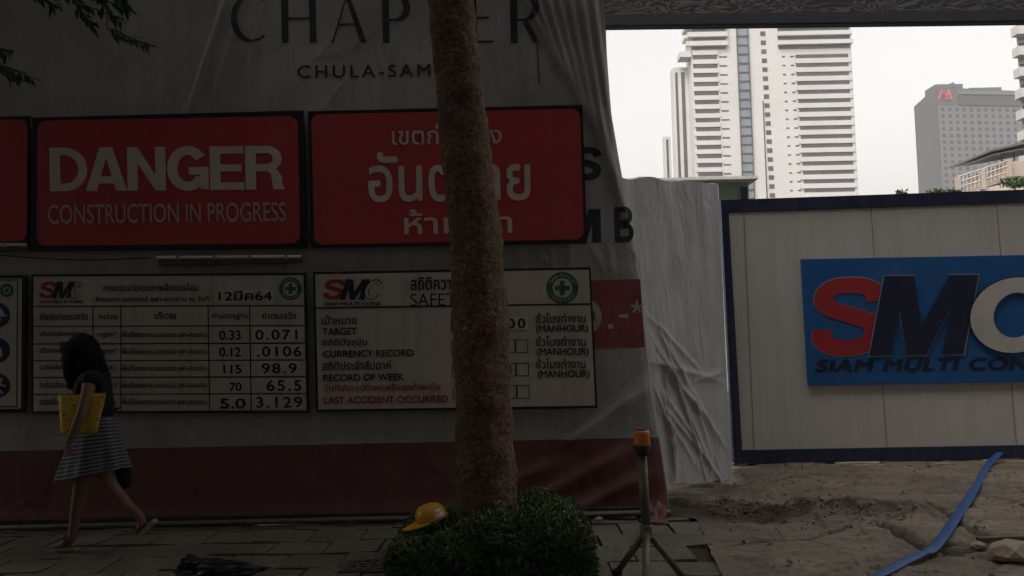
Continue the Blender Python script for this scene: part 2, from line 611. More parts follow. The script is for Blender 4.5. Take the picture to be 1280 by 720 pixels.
M_asph = ground_mat('asphalt', (.05, .05, .05), (.06, .06, .058), (.04, .04, .04), 2, 60, .3)
M_conc = ground_mat('pale_concrete', (.33, .27, .20), (.42, .35, .27), (.22, .18, .13), 2, 20, .5)

# ------------------------------------------------------------------ ground
WY = 7.34
mb = MB()
mb.add([(-900, -600, -.06), (900, -600, -.06), (900, 2500, -.06), (-900, 2500, -.06)], [(0, 1, 2, 3)])
kind(obj('ground', mb, M_asph, origin=(0, 0, -.06), fix=False), 'structure')
mb = MB()
mb.add([(-60, -7.5, -.054), (60, -7.5, -.054), (60, 3.2, -.054), (-60, 3.2, -.054)], [(0, 1, 2, 3)])
kind(obj('road', mb, M_asph, origin=(0, 0, -.054), fix=False), 'structure')
mb = MB()
mb.box(-40, 40, 3.2, 3.38, -.06, .085)
kind(obj('kerb', mb, M_conc, bevel=.015), 'structure')

# pavement: every slab modelled with its own tilt and gap
PAVE_END = lambda y: 1.25 + 0.12 * (y - 5.3)
mb = MB()
S = .40
ix = 0
for j in range(10):
    y0 = 3.38 + j * S
    off = (j % 2) * S * .5
    for i in range(-26, 6):
        x0 = i * S + off
        if x0 + S > PAVE_END(y0) + .25:
            continue
        if y0 + S > WY + .05:
            continue
        g = .006 + R.random() * .006
        z = [-.012 + R.gauss(0, .004)] * 4
        tx, ty = R.gauss(0, .010), R.gauss(0, .010)
        if R.random() < .06:
            tx, ty = tx * 2.5, ty * 2.5
        c = [(x0 + g, y0 + g), (x0 + S - g, y0 + g), (x0 + S - g, y0 + S - g), (x0 + g, y0 + S - g)]
        z = [z[0] + tx * ((a - x0) / S - .5) + ty * ((b - y0) / S - .5) for a, b in c]
        mb.add([(c[k][0], c[k][1], -.05) for k in range(4)] + [(c[k][0], c[k][1], z[k]) for k in range(4)],
               [(0, 1, 5, 4), (1, 2, 6, 5), (2, 3, 7, 6), (3, 0, 4, 7), (4, 5, 6, 7)])
kind(obj('pavement', mb, M_pave, fix=False, origin=(0, 5, 0)), 'structure')
mb = MB()
mb.add([(-11, 3.38, -.045), (2.0, 3.38, -.045), (2.0, 7.6, -.045), (-11, 7.6, -.045)], [(0, 1, 2, 3)])
kind(obj('bedding_ground', mb, M_soil, fix=False), 'structure')

# driveway: cracked, uneven concrete sheet in front of the gate
def seg_d(px, py, pts):
    best = 1e9
    for (ax, ay), (bx, by) in zip(pts, pts[1:]):
        dx, dy = bx - ax, by - ay
        t = max(0, min(1, ((px - ax) * dx + (py - ay) * dy) / (dx * dx + dy * dy)))
        best = min(best, sqrt((px - ax - t * dx) ** 2 + (py - ay - t * dy) ** 2))
    return best
def gl(*p):
    return [(G(x, y).x, G(x, y).y) for x, y in p]
CRACKS = [(gl((905, 682), (950, 676), (1010, 672), (1050, 660), (1075, 650)), .017, .022),
          (gl((1000, 672), (1035, 682)), .02, .02),
          (gl((1095, 655), (1125, 668), (1160, 685), (1190, 680), (1235, 678)), .04, .05),
          (gl((1160, 632), (1185, 648), (1215, 668), (1245, 682)), .03, .03),
          (gl((1120, 622), (1150, 626), (1185, 637), (1240, 634), (1285, 622)), .022, .04),
          (gl((1180, 690), (1230, 688), (1290, 680)), .10, .07)]
MOUND = gl((850, 632), (890, 636), (930, 640), (985, 642), (1060, 640), (1130, 645))
PLATES = [(gl((985, 627), (1010, 619), (1060, 616), (1125, 622), (1168, 633), (1150, 637), (1080, 631), (1020, 631)), .055),
          (gl((1138, 641), (1185, 646), (1240, 636), (1330, 626), (1330, 674), (1232, 676), (1190, 656)), .03),
          (gl((1088, 656), (1150, 646), (1212, 668), (1203, 677), (1160, 682)), .028),
          (gl((905, 690), (960, 679), (1020, 676), (1050, 690), (1000, 712), (930, 712)), .012)]
def plate_in(x, y, pts):
    r = False
    for i in range(len(pts)):
        (x1, y1), (x2, y2) = pts[i], pts[i - 1]
        if (y1 > y) != (y2 > y) and x < (x2 - x1) * (y - y1) / (y2 - y1) + x1:
            r = not r
    return r
def dh(x, y):
    h = .016 * fbm(x * .9, y * .9, 3) + .012 * fbm(x * 4, y * 4, 8, 4) + .005 * fbm(x * 17, y * 17, 2, 3)
    # scabbed patches: the worn top skin of the concrete stands proud of the bed
    k = fbm(x * 1.7 + 4, y * 2.4, 12, 5)
    h += .022 * max(0, min(1, (k - .02) / .05))
    for pts, wd, dp in CRACKS:
        d = seg_d(x + .05 * noise.noise(Vector((x * 6, y * 6, 1))), y + .05 * noise.noise(Vector((x * 6, y * 6, 9))), pts)
        h -= 1.5 * dp * max(0, 1 - (d / wd) ** 2)
    d = seg_d(x, y, MOUND)
    k = math.exp(-(d / .28) ** 2)
    h += k * (.02 + .10 * abs(fbm(x * 3.5, y * 5, 5, 5)))
    d2 = seg_d(x, y, gl((850, 652), (900, 653), (975, 650)))
    h -= .05 * math.exp(-(d2 / .10) ** 2)
    wx, wy = x + .06 * noise.noise(Vector((x * 5, y * 5, 21))), y + .06 * noise.noise(Vector((x * 5, y * 5, 31)))
    for pts, ht_ in PLATES:
        if plate_in(wx, wy, pts):
            h += ht_ * min(1, seg_d(wx, wy, pts + pts[:1]) / .03)
    yl = 8.05 + .35 * noise.noise(Vector((x * 1.1, 3, 0)))
    h += .035 * max(0, min(1, (y - yl) / .05))
    # slight fall to the pavement
    return h
mb = MB()
st = .021
nx, ny = int(5.9 / st), int(5.4 / st)
vs, fs = [], []
for j in range(ny + 1):
    for i in range(nx + 1):
        y = 4.6 + j * st
        x = PAVE_END(y) - .45 * max(0, min(1, (y - 7.05) / .25)) + .03 * noise.noise(Vector((y * 5, 0, 4))) + i * st
        edge = min(1, i * st / .35)
        vs.append((x, y, dh(x, y) * (.3 + .7 * edge) - .006))
for j in range(ny):
    for i in range(nx):
        a = j * (nx + 1) + i
        fs.append((a, a + 1, a + nx + 2, a + nx + 1))
mb.add(vs, fs)
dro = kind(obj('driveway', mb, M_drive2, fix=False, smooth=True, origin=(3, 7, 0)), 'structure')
at = dro.data.attributes.new('soil_shade', 'FLOAT', 'POINT')  # dark tone per point: soil, and crack and mound shade put into the colour
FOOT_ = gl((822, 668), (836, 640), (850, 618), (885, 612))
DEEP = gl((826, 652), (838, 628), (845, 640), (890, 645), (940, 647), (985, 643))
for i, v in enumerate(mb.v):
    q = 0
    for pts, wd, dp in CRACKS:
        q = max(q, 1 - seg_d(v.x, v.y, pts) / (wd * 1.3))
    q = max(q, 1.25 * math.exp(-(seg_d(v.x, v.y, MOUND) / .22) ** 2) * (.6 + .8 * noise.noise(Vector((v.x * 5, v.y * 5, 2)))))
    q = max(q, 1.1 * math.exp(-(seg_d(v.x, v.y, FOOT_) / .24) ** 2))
    q = max(q, 1.5 * math.exp(-(seg_d(v.x, v.y, DEEP) / .16) ** 2))  # hollow by the mound darkened in colour as shade
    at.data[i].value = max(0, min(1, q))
mb = MB()
mb.add([(1.0, -.0 + 3.38, -.035), (30, 3.38, -.035), (30, 60, -.035), (1.0, 60, -.035)], [(0, 1, 2, 3)])
kind(obj('yard_ground', mb, M_soil, fix=False, origin=(3, 7, 0)), 'structure')

# loose rubble: countless crumbs on the driveway
mb = MB()
def chunk(mb, c, s, flat=.6, seed=0):
    bm = bmesh.new()
    bmesh.ops.create_icosphere(bm, subdivisions=2, radius=1)
    vs = []
    for v in bm.verts:
        p = v.co.copy()
        p *= 1 + .55 * noise.noise(p * 1.1 + Vector((seed, seed * 2.3, 0)))
        vs.append(Vector(c) + Vector((p.x * s, p.y * s, p.z * s * flat)))
    fs = [tuple(x.index for x in f.verts) for f in bm.faces]
    bm.free()
    mb.add(vs, fs)
def crumb(mb, c, s):
    a = [Vector((R.gauss(0, 1), R.gauss(0, 1), R.gauss(0, .6))).normalized() * s for _ in range(6)]
    bm = bmesh.new()
    for p in a:
        bm.verts.new(Vector(c) + p)
    bmesh.ops.convex_hull(bm, input=bm.verts)
    bm.verts.index_update()
    mb.add([v.co.copy() for v in bm.verts], [tuple(x.index for x in f.verts) for f in bm.faces])
    bm.free()
for k in range(1500):
    if k < 800:
        i = R.randrange(len(MOUND) - 1)
        t = R.random()
        x = MOUND[i][0] * (1 - t) + MOUND[i + 1][0] * t + R.gauss(0, .12)
        y = MOUND[i][1] * (1 - t) + MOUND[i + 1][1] * t + R.gauss(0, .22)
    else:
        x, y = R.uniform(1.5, 5.5), R.uniform(4.9, 9.6)
    if x < PAVE_END(y) + .1:
        continue
    s = abs(R.gauss(0, .009)) * (2.2 if R.random() < .06 else 1) + .004
    crumb(mb, (x, y, dh(x, y) + s * .2), s)
kind(obj('rubble', mb, M_drive, fix=False), 'stuff', 'small crumbs of broken concrete scattered on the driveway')
for k, (px, py, s, fl, lab) in enumerate([(1264, 702, .135, .5, 'pale jagged concrete lump at the lower right corner beside the dark hole'),
                                  (1222, 683, .05, .5, 'small pale stone between the dark hole and the blue hose')]):
    mb = MB()
    p = G(px, py)
    chunk(mb, (p.x, p.y, dh(p.x, p.y) + s * fl * .5), s, fl, k + 3)
    tag(obj('concrete_lump', mb, M_conc), lab, 'rubble', 'concrete lumps')
# thin rusty bar and pale sill strip by the hole
mb = MB()
a, b = G(1225, 682), G(1300, 679)
mb.prism([a + Vector((0, 0, .05)), b + Vector((0, 0, .05)), b + Vector((0, .05, .05)), a + Vector((0, .05, .05))], (0, 0, -.03))
tag(obj('steel_strip', mb, M_pole), 'grey steel strip lying along the edge of the hole near the concrete lump', 'steel strip')
# low concrete footing under the gate
mb = MB()
a, b = G(905, 588), G(1420, 582)
ys = 9.55
for k in range(40):
    x0, x1 = a.x - .3 + k * .18, a.x - .3 + (k + 1) * .18
    mb.box(x0, x1, ys + .04 * noise.noise(Vector((k * .9, 0, 0))), 9.95, -.05, .036 + .014 * noise.noise(Vector((k * .7, 5, 0))))
kind(obj('footing_ground', mb, M_conc), 'structure')

# ------------------------------------------------------------------ hoarding (printed tarpaulin on a site fence)
def xr(z):
    """right edge of the tarpaulin by height"""
    pts = [(-.05, 829, 637), (.25, 826, 600), (.6, 820, 560), (1.0, 813, 500), (1.45, 808, 430), (1.9, 803, 370), (2.35, 795, 300), (2.9, 783, 215), (3.45, 772, 135), (3.9, 769, 60), (4.4, 766, 0), (6.2, 758, -260)]
    for (z0, p0, q0), (z1, p1, q1) in zip(pts, pts[1:]):
        if z <= z1:
            t = max(0, (z - z0) / (z1 - z0))
            return P(p0 + (p1 - p0) * t, 400, WY).x
    return P(758, 400, WY).x
FOLDS = []     # ridge lines (x0,z0,x1,z1,width,height)
def fold(ax, ay, bx, by, wd, h):
    a, b = P(ax, ay, WY), P(bx, by, WY)
    FOLDS.append((a.x, a.z, b.x, b.z, wd * .85, h * 1.7))
fold(290, -20, 236, 140, .022, .022)
fold(312, -20, 262, 140, .03, .014)
fold(335, -20, 300, 140, .025, .010)
fold(355, -30, 372, 140, .05, .008)
fold(160, -20, 150, 90, .04, .006)
for k in range(8):                       # fan of creases pulled from the right corner
    fold(640 + k * 16, -40, 700 + k * 12, 90 + 22 * k, .030, .018 + .003 * (k % 3))
fold(745, 130, 790, 300, .04, .014)
fold(730, 120, 775, 250, .05, .012)
fold(700, 560, 806, 485, .05, 0.037)
fold(640, 640, 800, 555, .07, 0.027)
fold(690, 650, 815, 590, .06, 0.031)
fold(560, 640, 700, 575, .06, 0.017)
fold(735, 520, 812, 470, .03, .010)
for k in range(9):
    fold(20 + 85 * k + R.uniform(-20, 20), 515 + R.uniform(0, 10), 10 + 85 * k + R.uniform(-50, 50), 570, .03, .006)
for k in range(7):
    fold(640 + 24 * k, 305, 660 + 24 * k + R.uniform(-25, 25), 345, .025, .008)
for k in range(12):
    x = R.uniform(0, 800)
    fold(x, 318, x + R.uniform(-60, 60), 338, .02, .005)
for k in range(70):
    x, y = R.uniform(0, 790), R.choice((R.uniform(-30, 135), R.uniform(515, 640)))
    l_, th = R.uniform(20, 90), R.gauss(pi / 2 + .2, .55)
    fold(x, y, x + l_ * cos(th), y + l_ * sin(th), R.uniform(.012, .03), R.choice((-1, 1, 1)) * R.uniform(.002, .006))
def ty(x, z):
    y = WY + .010 * noise.noise(Vector((x * 1.1, z * .8, 0))) + .008 * noise.noise(Vector((x * 4, z * 3, 4))) + .0035 * noise.noise(Vector((x * 13, z * 9, 7)))
    for x0, z0, x1, z1, wd, h in FOLDS:
        if min(z0, z1) - .15 < z < max(z0, z1) + .15:
            dx, dz = x1 - x0, z1 - z0
            t = ((x - x0) * dx + (z - z0) * dz) / (dx * dx + dz * dz)
            if -.05 < t < 1.05:
                d = abs((x - x0) * dz - (z - z0) * dx) / sqrt(dx * dx + dz * dz)
                if d < wd * 3:
                    e = min(1, (t + .05) * 4, (1.05 - t) * 4)
                    y -= h * e * math.exp(-(d / wd) ** 2)
    if z < .14:
        y -= (0.14 - z) * .25 * (1 + .5 * noise.noise(Vector((x * 3, 0, 2))))
    return y
STRIPE_Z = .60
zs = []
z = -.01
while z < 6.0:
    zs.append(z)
    z += .0305
XL = -9.0
hoard = thing('hoarding', 'tall grey printed tarpaulin hoarding with maroon foot band behind the warning signs', 'hoarding', (-2, WY, 0))
NC = 330
vs, fs, mi = [], [], []
for z in zs:
    e = xr(z)
    xl = -6.2
    for i in range(NC + 1):
        x = xl + (e - xl) * i / NC
        vs.append((x, ty(x, z) + (.02 * max(0, (i - NC + 3) / 3)), z))
    for k in range(1, 7):                # turned round the corner post
        vs.append((e + .03 * sin(k / 6 * pi * .5) + .008 * noise.noise(Vector((z * 3, k, 0))), ty(e, z) + .02 + .055 * k, z))
NR = NC + 7
for j in range(len(zs) - 1):
    for i in range(NR - 1):
        a = j * NR + i
        fs.append((a, a + 1, a + NR + 1, a + NR))
        mi.append(1 if zs[j] < STRIPE_Z else 0)
mb = MB()
mb.v, mb.f, mb.mi = [Vector(v) for v in vs], fs, mi
obj('tarpaulin', mb, [M_tarp, M_tarp_red], hoard, smooth=True, fix=False)
# frame behind it
mb = MB()
for x in [-6, -4, -2, 0, .75]:
    mb.box(x - .04, x + .04, WY + .10, WY + .18, -.02, 5.9)
for z in (.5, 2.0, 3.5, 5.0):
    mb.box(-6.2, .8, WY + .18, WY + .23, z - .03, z + .03)
obj('frame', mb, M_pole, hoard)

def drape(name, mbx, m, lift=.004):
    """cuts flat lettering to a fine grid and lays it on the creased tarpaulin"""
    bm = bmesh.new()
    vv = [bm.verts.new(v) for v in mbx.v]
    for f in mbx.f:
        try:
            bm.faces.new([vv[i] for i in f])
        except ValueError:
            pass
    xs = [v.x for v in mbx.v]
    z_ = [v.z for v in mbx.v]
    g = .035
    for a in range(int(min(xs) / g), int(max(xs) / g) + 1):
        bmesh.ops.bisect_plane(bm, geom=list(bm.verts) + list(bm.edges) + list(bm.faces), plane_co=(a * g, 0, 0), plane_no=(1, 0, 0))
    for a in range(int(min(z_) / g), int(max(z_) / g) + 1):
        bmesh.ops.bisect_plane(bm, geom=list(bm.verts) + list(bm.edges) + list(bm.faces), plane_co=(0, 0, a * g), plane_no=(0, 0, 1))
    bmesh.ops.triangulate(bm, faces=bm.faces)
    org = WL[hoard.name]
    for v in bm.verts:
        v.co.y = ty(v.co.x, v.co.z) - lift - (WY - v.co.y)
        v.co -= org
    me = bpy.data.meshes.new(name)
    bm.to_mesh(me)
    bm.free()
    me.materials.append(m)
    o = bpy.data.objects.new(name, me)
    put(o, hoard)
    return o
pcs, x = [], 0
CH = [('C', 290, 333), ('H', 352, 395), ('A', 414, 458), ('P', 478, 512), ('T', 532, 572), ('E', 588, 617), ('R', 638, 673)]
mbx = MB()
for ch, a, b in CH:
    wd, g = elegant(ch)
    k = lay(g, (a, -6, b, 54), WY, slope=-.02, lean=.02, fit=(0, 0, wd, 1))
    o0 = -.02 * 0
    dy = -.005 * (a - 290) / 40
    mbx.add(k.v, k.f)
drape('lettering', mbx, M_ink)
drape('lettering', lay(text_polys('CHULA-SAMYAN', .012, 1.28), (372, 82, 601, 98), WY, slope=-.012), M_ink)
drape('lettering', lay(heavy('S')[1], (714, 184, 752, 226), WY), M_ink)
drape('lettering', lay(heavy('M')[1], (704, 262, 751, 304), WY), M_ink)
drape('lettering', lay(heavy('B')[1], (768, 259, 792, 303), WY), M_ink)
mbx = MB()
tr = [P(690, 352, WY), P(800, 349, WY), P(806, 434, WY), P(690, 437, WY)]
mbx.add(tr, [(0, 1, 2, 3)])
drape('price_band', mbx, M_tarp_pink, .003)
pr = [disc(.5, .5, .5, 24, .27)]
drape('lettering', lay(pr, (716, 375, 752, 417), WY), M_ink_pale, .006)
mbx = MB()
for a in (rc(760, 405, 766, 411), rc(774, 393, 785, 397)):
    mbx.add([P(x, y, WY) for x, y in a[0]], a[1])
for k in range(5):
    th = pi / 2 + k * 2 * pi / 5
    c, d = Vector((796, 384)), Vector((cos(th), -sin(th)))
    n_ = Vector((-d.y, d.x))
    q = [c - n_ * 1.3, c + d * 8 - n_ * 1.6, c + d * 8 + n_ * 1.6, c + n_ * 1.3]
    mbx.add([P(v.x, v.y, WY - .0004 * k) for v in q], [(0, 1, 2, 3)])
drape('lettering', mbx, M_ink_pale, .006)

# torn red tail at the corner foot
mb = MB()
vs, fs = [], []
for j in range(12):
    for i in range(9):
        u, v = i / 8, j / 11
        p = P(806 + 26 * u + 4 * v, 628 + 40 * v + 3 * sin(i * 2.1 + j), 7.12 - .25 * v)
        vs.append((p.x + .015 * noise.noise(Vector((i * .8, j * .8, 0))), p.y + .05 * noise.noise(Vector((i * .6, j * .6, 3))), max(.01, p.z)))
for j in range(11):
    for i in range(8):
        a = j * 9 + i
        if (i * 7 + j * 3) % 11 != 0 or j < 5:
            fs.append((a, a + 1, a + 10, a + 9))
mb.add(vs, fs)
tag(obj('torn_cloth', mb, M_tarp_red, smooth=True), 'torn maroon tail of cloth lying at the foot of the hoarding corner', 'cloth')

# planks and pipe along the foot of the hoarding
mb = MB()
a, b = P(-420, 668, 7.05), P(838, 636, 7.16)
mb.tube([(a.x, a.y, .035), ((a.x + b.x) / 2, 7.08, .04), (b.x, b.y, .035)], .022, 10)
tag(obj('pipe', mb, M_pole, smooth=True), 'long thin pale pipe lying along the foot of the hoarding', 'pipe')
mb = MB()
mb.box(a.x, b.x - .1, 7.18, 7.25, 0.0, .075)
tag(obj('plank', mb, M_soil), 'dark timber plank along the hoarding foot behind the thin pipe', 'plank')

# ------------------------------------------------------------------ signs on the hoarding
SY = 7.26     # face of the sign boards
def board_root(name, label, cat, px, py, group=None):
    p = P(px, py, SY)
    return thing(name, label, cat, (p.x, SY, p.z), group)

def warning(label, out, inn, group='red warning signs'):
    t = board_root('warning_sign', label, 'sign', (out[0][0] + out[1][0]) / 2, out[2][1], group)
    panel('backing', out, SY, .03, M_black, t)
    c = [(P(x, y, SY - .003).x, P(x, y, SY - .003).z) for x, y in inn]
    mbx = MB()
    pts = rrect(c, .075)
    mbx.add([(x, SY - .003, z) for x, z in pts], [tuple(range(len(pts)))])
    obj('red_panel', mbx, M_red, t, fix=False)
    return t
t = warning('red DANGER construction in progress sign in English', [(40, 147), (379, 138), (384, 310), (38, 314)], [(47, 151), (372, 145), (375, 304), (46, 307)])
letters('lettering', word(heavy, 'DANGER', .025), (62, 184, 356, 240), SY - .006, M_signwhite, t, slope=-.009)
pc = text_polys('CONSTRUCTION IN PROGRESS', .004)
letters('lettering', pc, (60, 256, 357, 280), SY - .006, M_thin, t, slope=-.012)
t = warning('red danger sign in Thai half hidden behind the tree trunk', [(385, 139), (728, 131), (734, 304), (388, 310)], [(389, 143), (725, 136), (730, 299), (393, 306)])
letters('lettering', text_polys('เขตก่อสร้าง', .012), (490, 155, 627, 181), SY - .006, M_signwhite, t, slope=-.012)
letters('lettering', text_polys('อันตราย', .016), (460, 190, 663, 253), SY - .006, M_signwhite, t, slope=-.012)
letters('lettering', text_polys('ห้ามเข้า', .012), (505, 262, 640, 293), SY - .006, M_signwhite, t, slope=-.012)
t = warning('dark red sign cut off by the left edge of the photo', [(-300, 152), (36, 145), (35, 305), (-300, 312)], [(-293, 156), (34, 149), (33, 301), (-293, 308)])

def emblem(t, cx, cy, r, Y):
    pxshape('safety_emblem', [disc(cx, cy, r)], Y, M_green, t)
    ring = MB()
    for arcbody, a0, a1 in (('ปลอดภัยไว้ก่อน', 160, 20), ('SAFETY FIRST', 205, 335)):
        n_ = len(arcbody)
        for i, ch in enumerate(arcbody):
            if ch == ' ':
                continue
            th = radians(a0 + (a1 - a0) * (i + .5) / n_)
            gg = text_polys(ch, .02)
            if not gg:
                continue
            al = [p for q_ in gg for p in q_[0]]
            mx_, my_ = sum(p[0] for p in al) / len(al), sum(p[1] for p in al) / len(al)
            s = r * .24
            up = 1 if a0 < 181 and a1 < a0 else -1
            ex = (sin(th) * up, cos(th) * up)
            ey = (cos(th) * up, -sin(th) * up)
            for v, f, _l in gg:
                ring.add([P(cx + cos(th) * r * .80 + ((p[0] - mx_) * ex[0] + (p[1] - my_) * ey[0]) * s,
                            cy - sin(th) * r * .80 + ((p[0] - mx_) * ex[1] + (p[1] - my_) * ey[1]) * s, Y - .003 - .0002 * _l) for p in v], f)
    pxshape('emblem_disc', [disc(cx, cy, r * .62)], Y - .002, M_board, t)
    obj('lettering', ring, M_board, t, fix=False)
    k, q = r * .46, r * .15
    pxshape('emblem_cross', [rc(cx - q, cy - k, cx + q, cy + k), rc(cx - k, cy - q, cx + k, cy + q)], Y - .004, M_green, t)

def logo(t, x0, y0, x1, y1, Y, big=False):
    wd = x1 - x0
    h = (y1 - y0)
    sh = h * .24
    letters('logo_letter', heavy('S')[1], (x0, y0, x0 + wd * .37, y0 + h * .78), Y - .004, M_redink, t, slope=0, shear=sh * .6)
    letters('logo_letter', heavy('M')[1], (x0 + wd * .33, y0, x0 + wd * .76, y0 + h * .78), Y - .008, M_blueink, t, slope=0, shear=sh)
    letters('logo_outline', heavy('C')[1], (x0 + wd * .72, y0, x0 + wd * 1.0, y0 + h * .78), Y - .003, M_boardink, t, slope=0, shear=sh)
    thin = [strip(arc(.4, .5, .40 - .1025, .5 - .092, 28, 332, 30), .12)]
    letters('logo_letter', thin, (x0 + wd * .735, y0 + h * .045, x0 + wd * .985, y0 + h * .735), Y - .010, M_board, t, slope=0, shear=sh)
    letters('lettering', text_polys('SIAM MULTI CONS', .03), (x0, y0 + h * .86, x1, y1), Y - .004, M_boardink, t, slope=0)

def frame_lines(t, rects, Y):
    pxshape('rule_lines', rects, Y, M_boardink, t, lift=.0002)

def line(x0, y0, x1, y1, wd):
    dx, dy = x1 - x0, y1 - y0
    m = sqrt(dx * dx + dy * dy)
    nx, ny = -dy / m * wd / 2, dx / m * wd / 2
    return poly((x0 + nx, y0 + ny), (x1 + nx, y1 + ny), (x1 - nx, y1 - ny), (x0 - nx, y0 - ny))

# environment readings board
t = board_root('notice_board', 'cream environment readings board with a ruled table of numbers under the DANGER sign', 'notice board', 212, 516, 'cream notice boards')
panel('backing', [(39, 343), (382, 341), (386, 516), (39, 517)], SY, .03, M_black, t)
panel('board', [(42, 346), (379, 344), (383, 513), (42, 514)], SY - .003, .003, M_board, t)
Y1 = SY - .006
L = [line(42, 383, 381, 382, 1.6), line(42, 408, 381, 407, 1.4), line(42, 430, 382, 429, 1.6), line(42, 451, 382, 450, 1.4), line(42, 472, 382, 471, 1.6), line(42, 493, 383, 492, 1.4)]
L += [line(116, 383, 117, 514, 1.3), line(151, 383, 151, 514, 1.3), line(260, 382, 262, 514, 1.3), line(312, 382, 314, 514, 1.4)]
frame_lines(t, L, Y1)
logo(t, 50, 352, 104, 379, SY)
emblem(t, 363, 361, 14.5, Y1)
lt = lambda body, box, m=M_boardink, bold=.012, **kw: letters('lettering', text_polys(body, bold), box, Y1, m, t, **({'slope': -.004} | kw))
lt('การตรวจวัดคุณภาพสิ่งแวดล้อม', (129, 354, 248, 367))
lt('โครงการ แชปเตอร์ จุฬา-สามย่าน ณ วันที่', (119, 370, 261, 379))
letters('date_card', [rc(0, 0, 1, 1)], (268, 362, 343, 379), Y1, M_card, t, slope=-.004)
letters('lettering', text_polys('12มีค64', .022, 1.0), (273, 363, 340, 376), Y1 - .003, M_boardink, t, slope=-.004)
for body, box in (('ดัชนีการตรวจวัด', (50, 391, 110, 400)), ('หน่วย', (124, 391, 146, 399)), ('บริเวณ', (193, 390, 220, 399)), ('ค่ามาตรฐาน', (265, 390, 309, 400)), ('ค่าตรวจวัด', (328, 389, 370, 399))):
    lt(body, box)
rows = ['ปริมาณฝุ่นละอองรวม', 'ปริมาณฝุ่นขนาดเล็ก', 'ระดับเสียงสูงสุด', 'ระดับเสียงเฉลี่ย', 'แรงสั่นสะเทือน']
units = ['mg/m³', 'mg/m³', 'dB(A)', 'dB(A)', 'mm/s']
v1 = [('0.33', (274, 413, 301, 425)), ('0.12', (274, 434, 301, 446)), ('115', (279, 456, 302, 467)), ('70', (287, 478, 302, 489)), ('5.0', (275, 498, 307, 511))]
v2 = [('0.071', (319, 412, 372, 425)), ('.0106', (321, 433, 377, 446)), ('98.9', (327, 454, 371, 467)), ('65.5', (333, 475, 377, 489)), ('3.129', (320, 496, 378, 510))]
for k in range(5):
    y = 413 + 21 * k
    lt(rows[k], (50, y, 108 if k < 2 else 98, y + 9), bold=.008)
    lt(units[k], (122, y + 1, 145, y + 10), bold=.008)
    lt('พื้นที่โครงการ แชปเตอร์ จุฬา-สามย่าน', (153, y + 1, 258, y + 11), bold=.008)
    lt(v1[k][0], v1[k][1], bold=.022)
    x0, y0, x1, y1 = v2[k][1]
    letters('number_card', [rc(0, 0, 1, 1)], (x0 - 4, y0 - 2, min(379, x1 + 4), y1 + 2), Y1, M_card, t, slope=-.004)
    letters('lettering', text_polys(v2[k][0], .022, 1.2), v2[k][1], Y1 - .003, M_boardink, t, slope=-.006)

# safety record board
t = board_root('notice_board', 'cream bilingual safety record board half hidden by the tree trunk', 'notice board', 568, 512, 'cream notice boards')
panel('backing', [(391, 340), (738, 334), (747, 510), (395, 515)], SY, .03, M_black, t)
panel('board', [(394, 343), (736, 337), (744, 507), (398, 512)], SY - .003, .003, M_board, t)
frame_lines(t, [line(394, 385, 738, 380, 2.2)], Y1)
logo(t, 405, 349, 476, 382, SY)
emblem(t, 703, 360, 20, Y1)
lt = lambda body, box, m=M_boardink, bold=.012, **kw: letters('lettering', text_polys(body, bold), box, Y1, m, t, **({'slope': -.014} | kw))
lt('สถิติความปลอดภัย', (513, 345, 629, 363), bold=.02)
lt('SAFETY', (513, 367, 583, 383), bold=-.004)
lt('เป้าหมาย', (402, 394, 446, 406))
lt('TARGET', (403, 410, 446, 419), bold=.025)
lt('สถิติปัจจุบัน', (403, 423, 459, 435))
lt('CURRENCY RECORD', (404, 438, 517, 447), bold=.025)
lt('สถิติประจำสัปดาห์', (403, 451, 489, 463))
lt('RECORD OF WEEK', (404, 468, 505, 477), bold=.025)
lt('วันที่เกิดอุบัติเหตุครั้งสุดท้ายเมื่อ', (405, 480, 550, 492), M_redink)
lt('LAST ACCIDENT OCCURRED', (405, 496, 560, 505), M_redink, .025)
for k in range(3):
    y = 391 + 28 * k + (1 if k else 0)
    lt('ชั่วโมงทำงาน', (670, y, 732, y + 13), slope=-.01)
    lt('(MANHOUR)', (670 + k, y + 15, 735 + k, y + 27), slope=-.01, bold=.02)
boxes = []
for k, y in enumerate((396, 424, 453, 481)):
    x0 = 564 + k * .8
    for q in range(6):
        a = x0 + q * 16
        yy = y - .014 * (a - 564) + 2
        boxes += [line(a, yy, a + 15, yy, 1), line(a, yy + 16, a + 15, yy + 16, 1), line(a, yy, a, yy + 16, 1), line(a + 15, yy, a + 15, yy + 16, 1)]
pxshape('digit_boxes', boxes, Y1, M_boardink, t)
letters('number_card', [rc(0, 0, 1, 1)], (628, 396, 660, 413), Y1 - .003, M_card, t, slope=-.014)
letters('lettering', text_polys('00', .03, 1.3), (634, 398, 657, 411), Y1 - .006, M_boardink, t, slope=-.014)
lt('4', (631, 456, 640, 468), bold=.03)

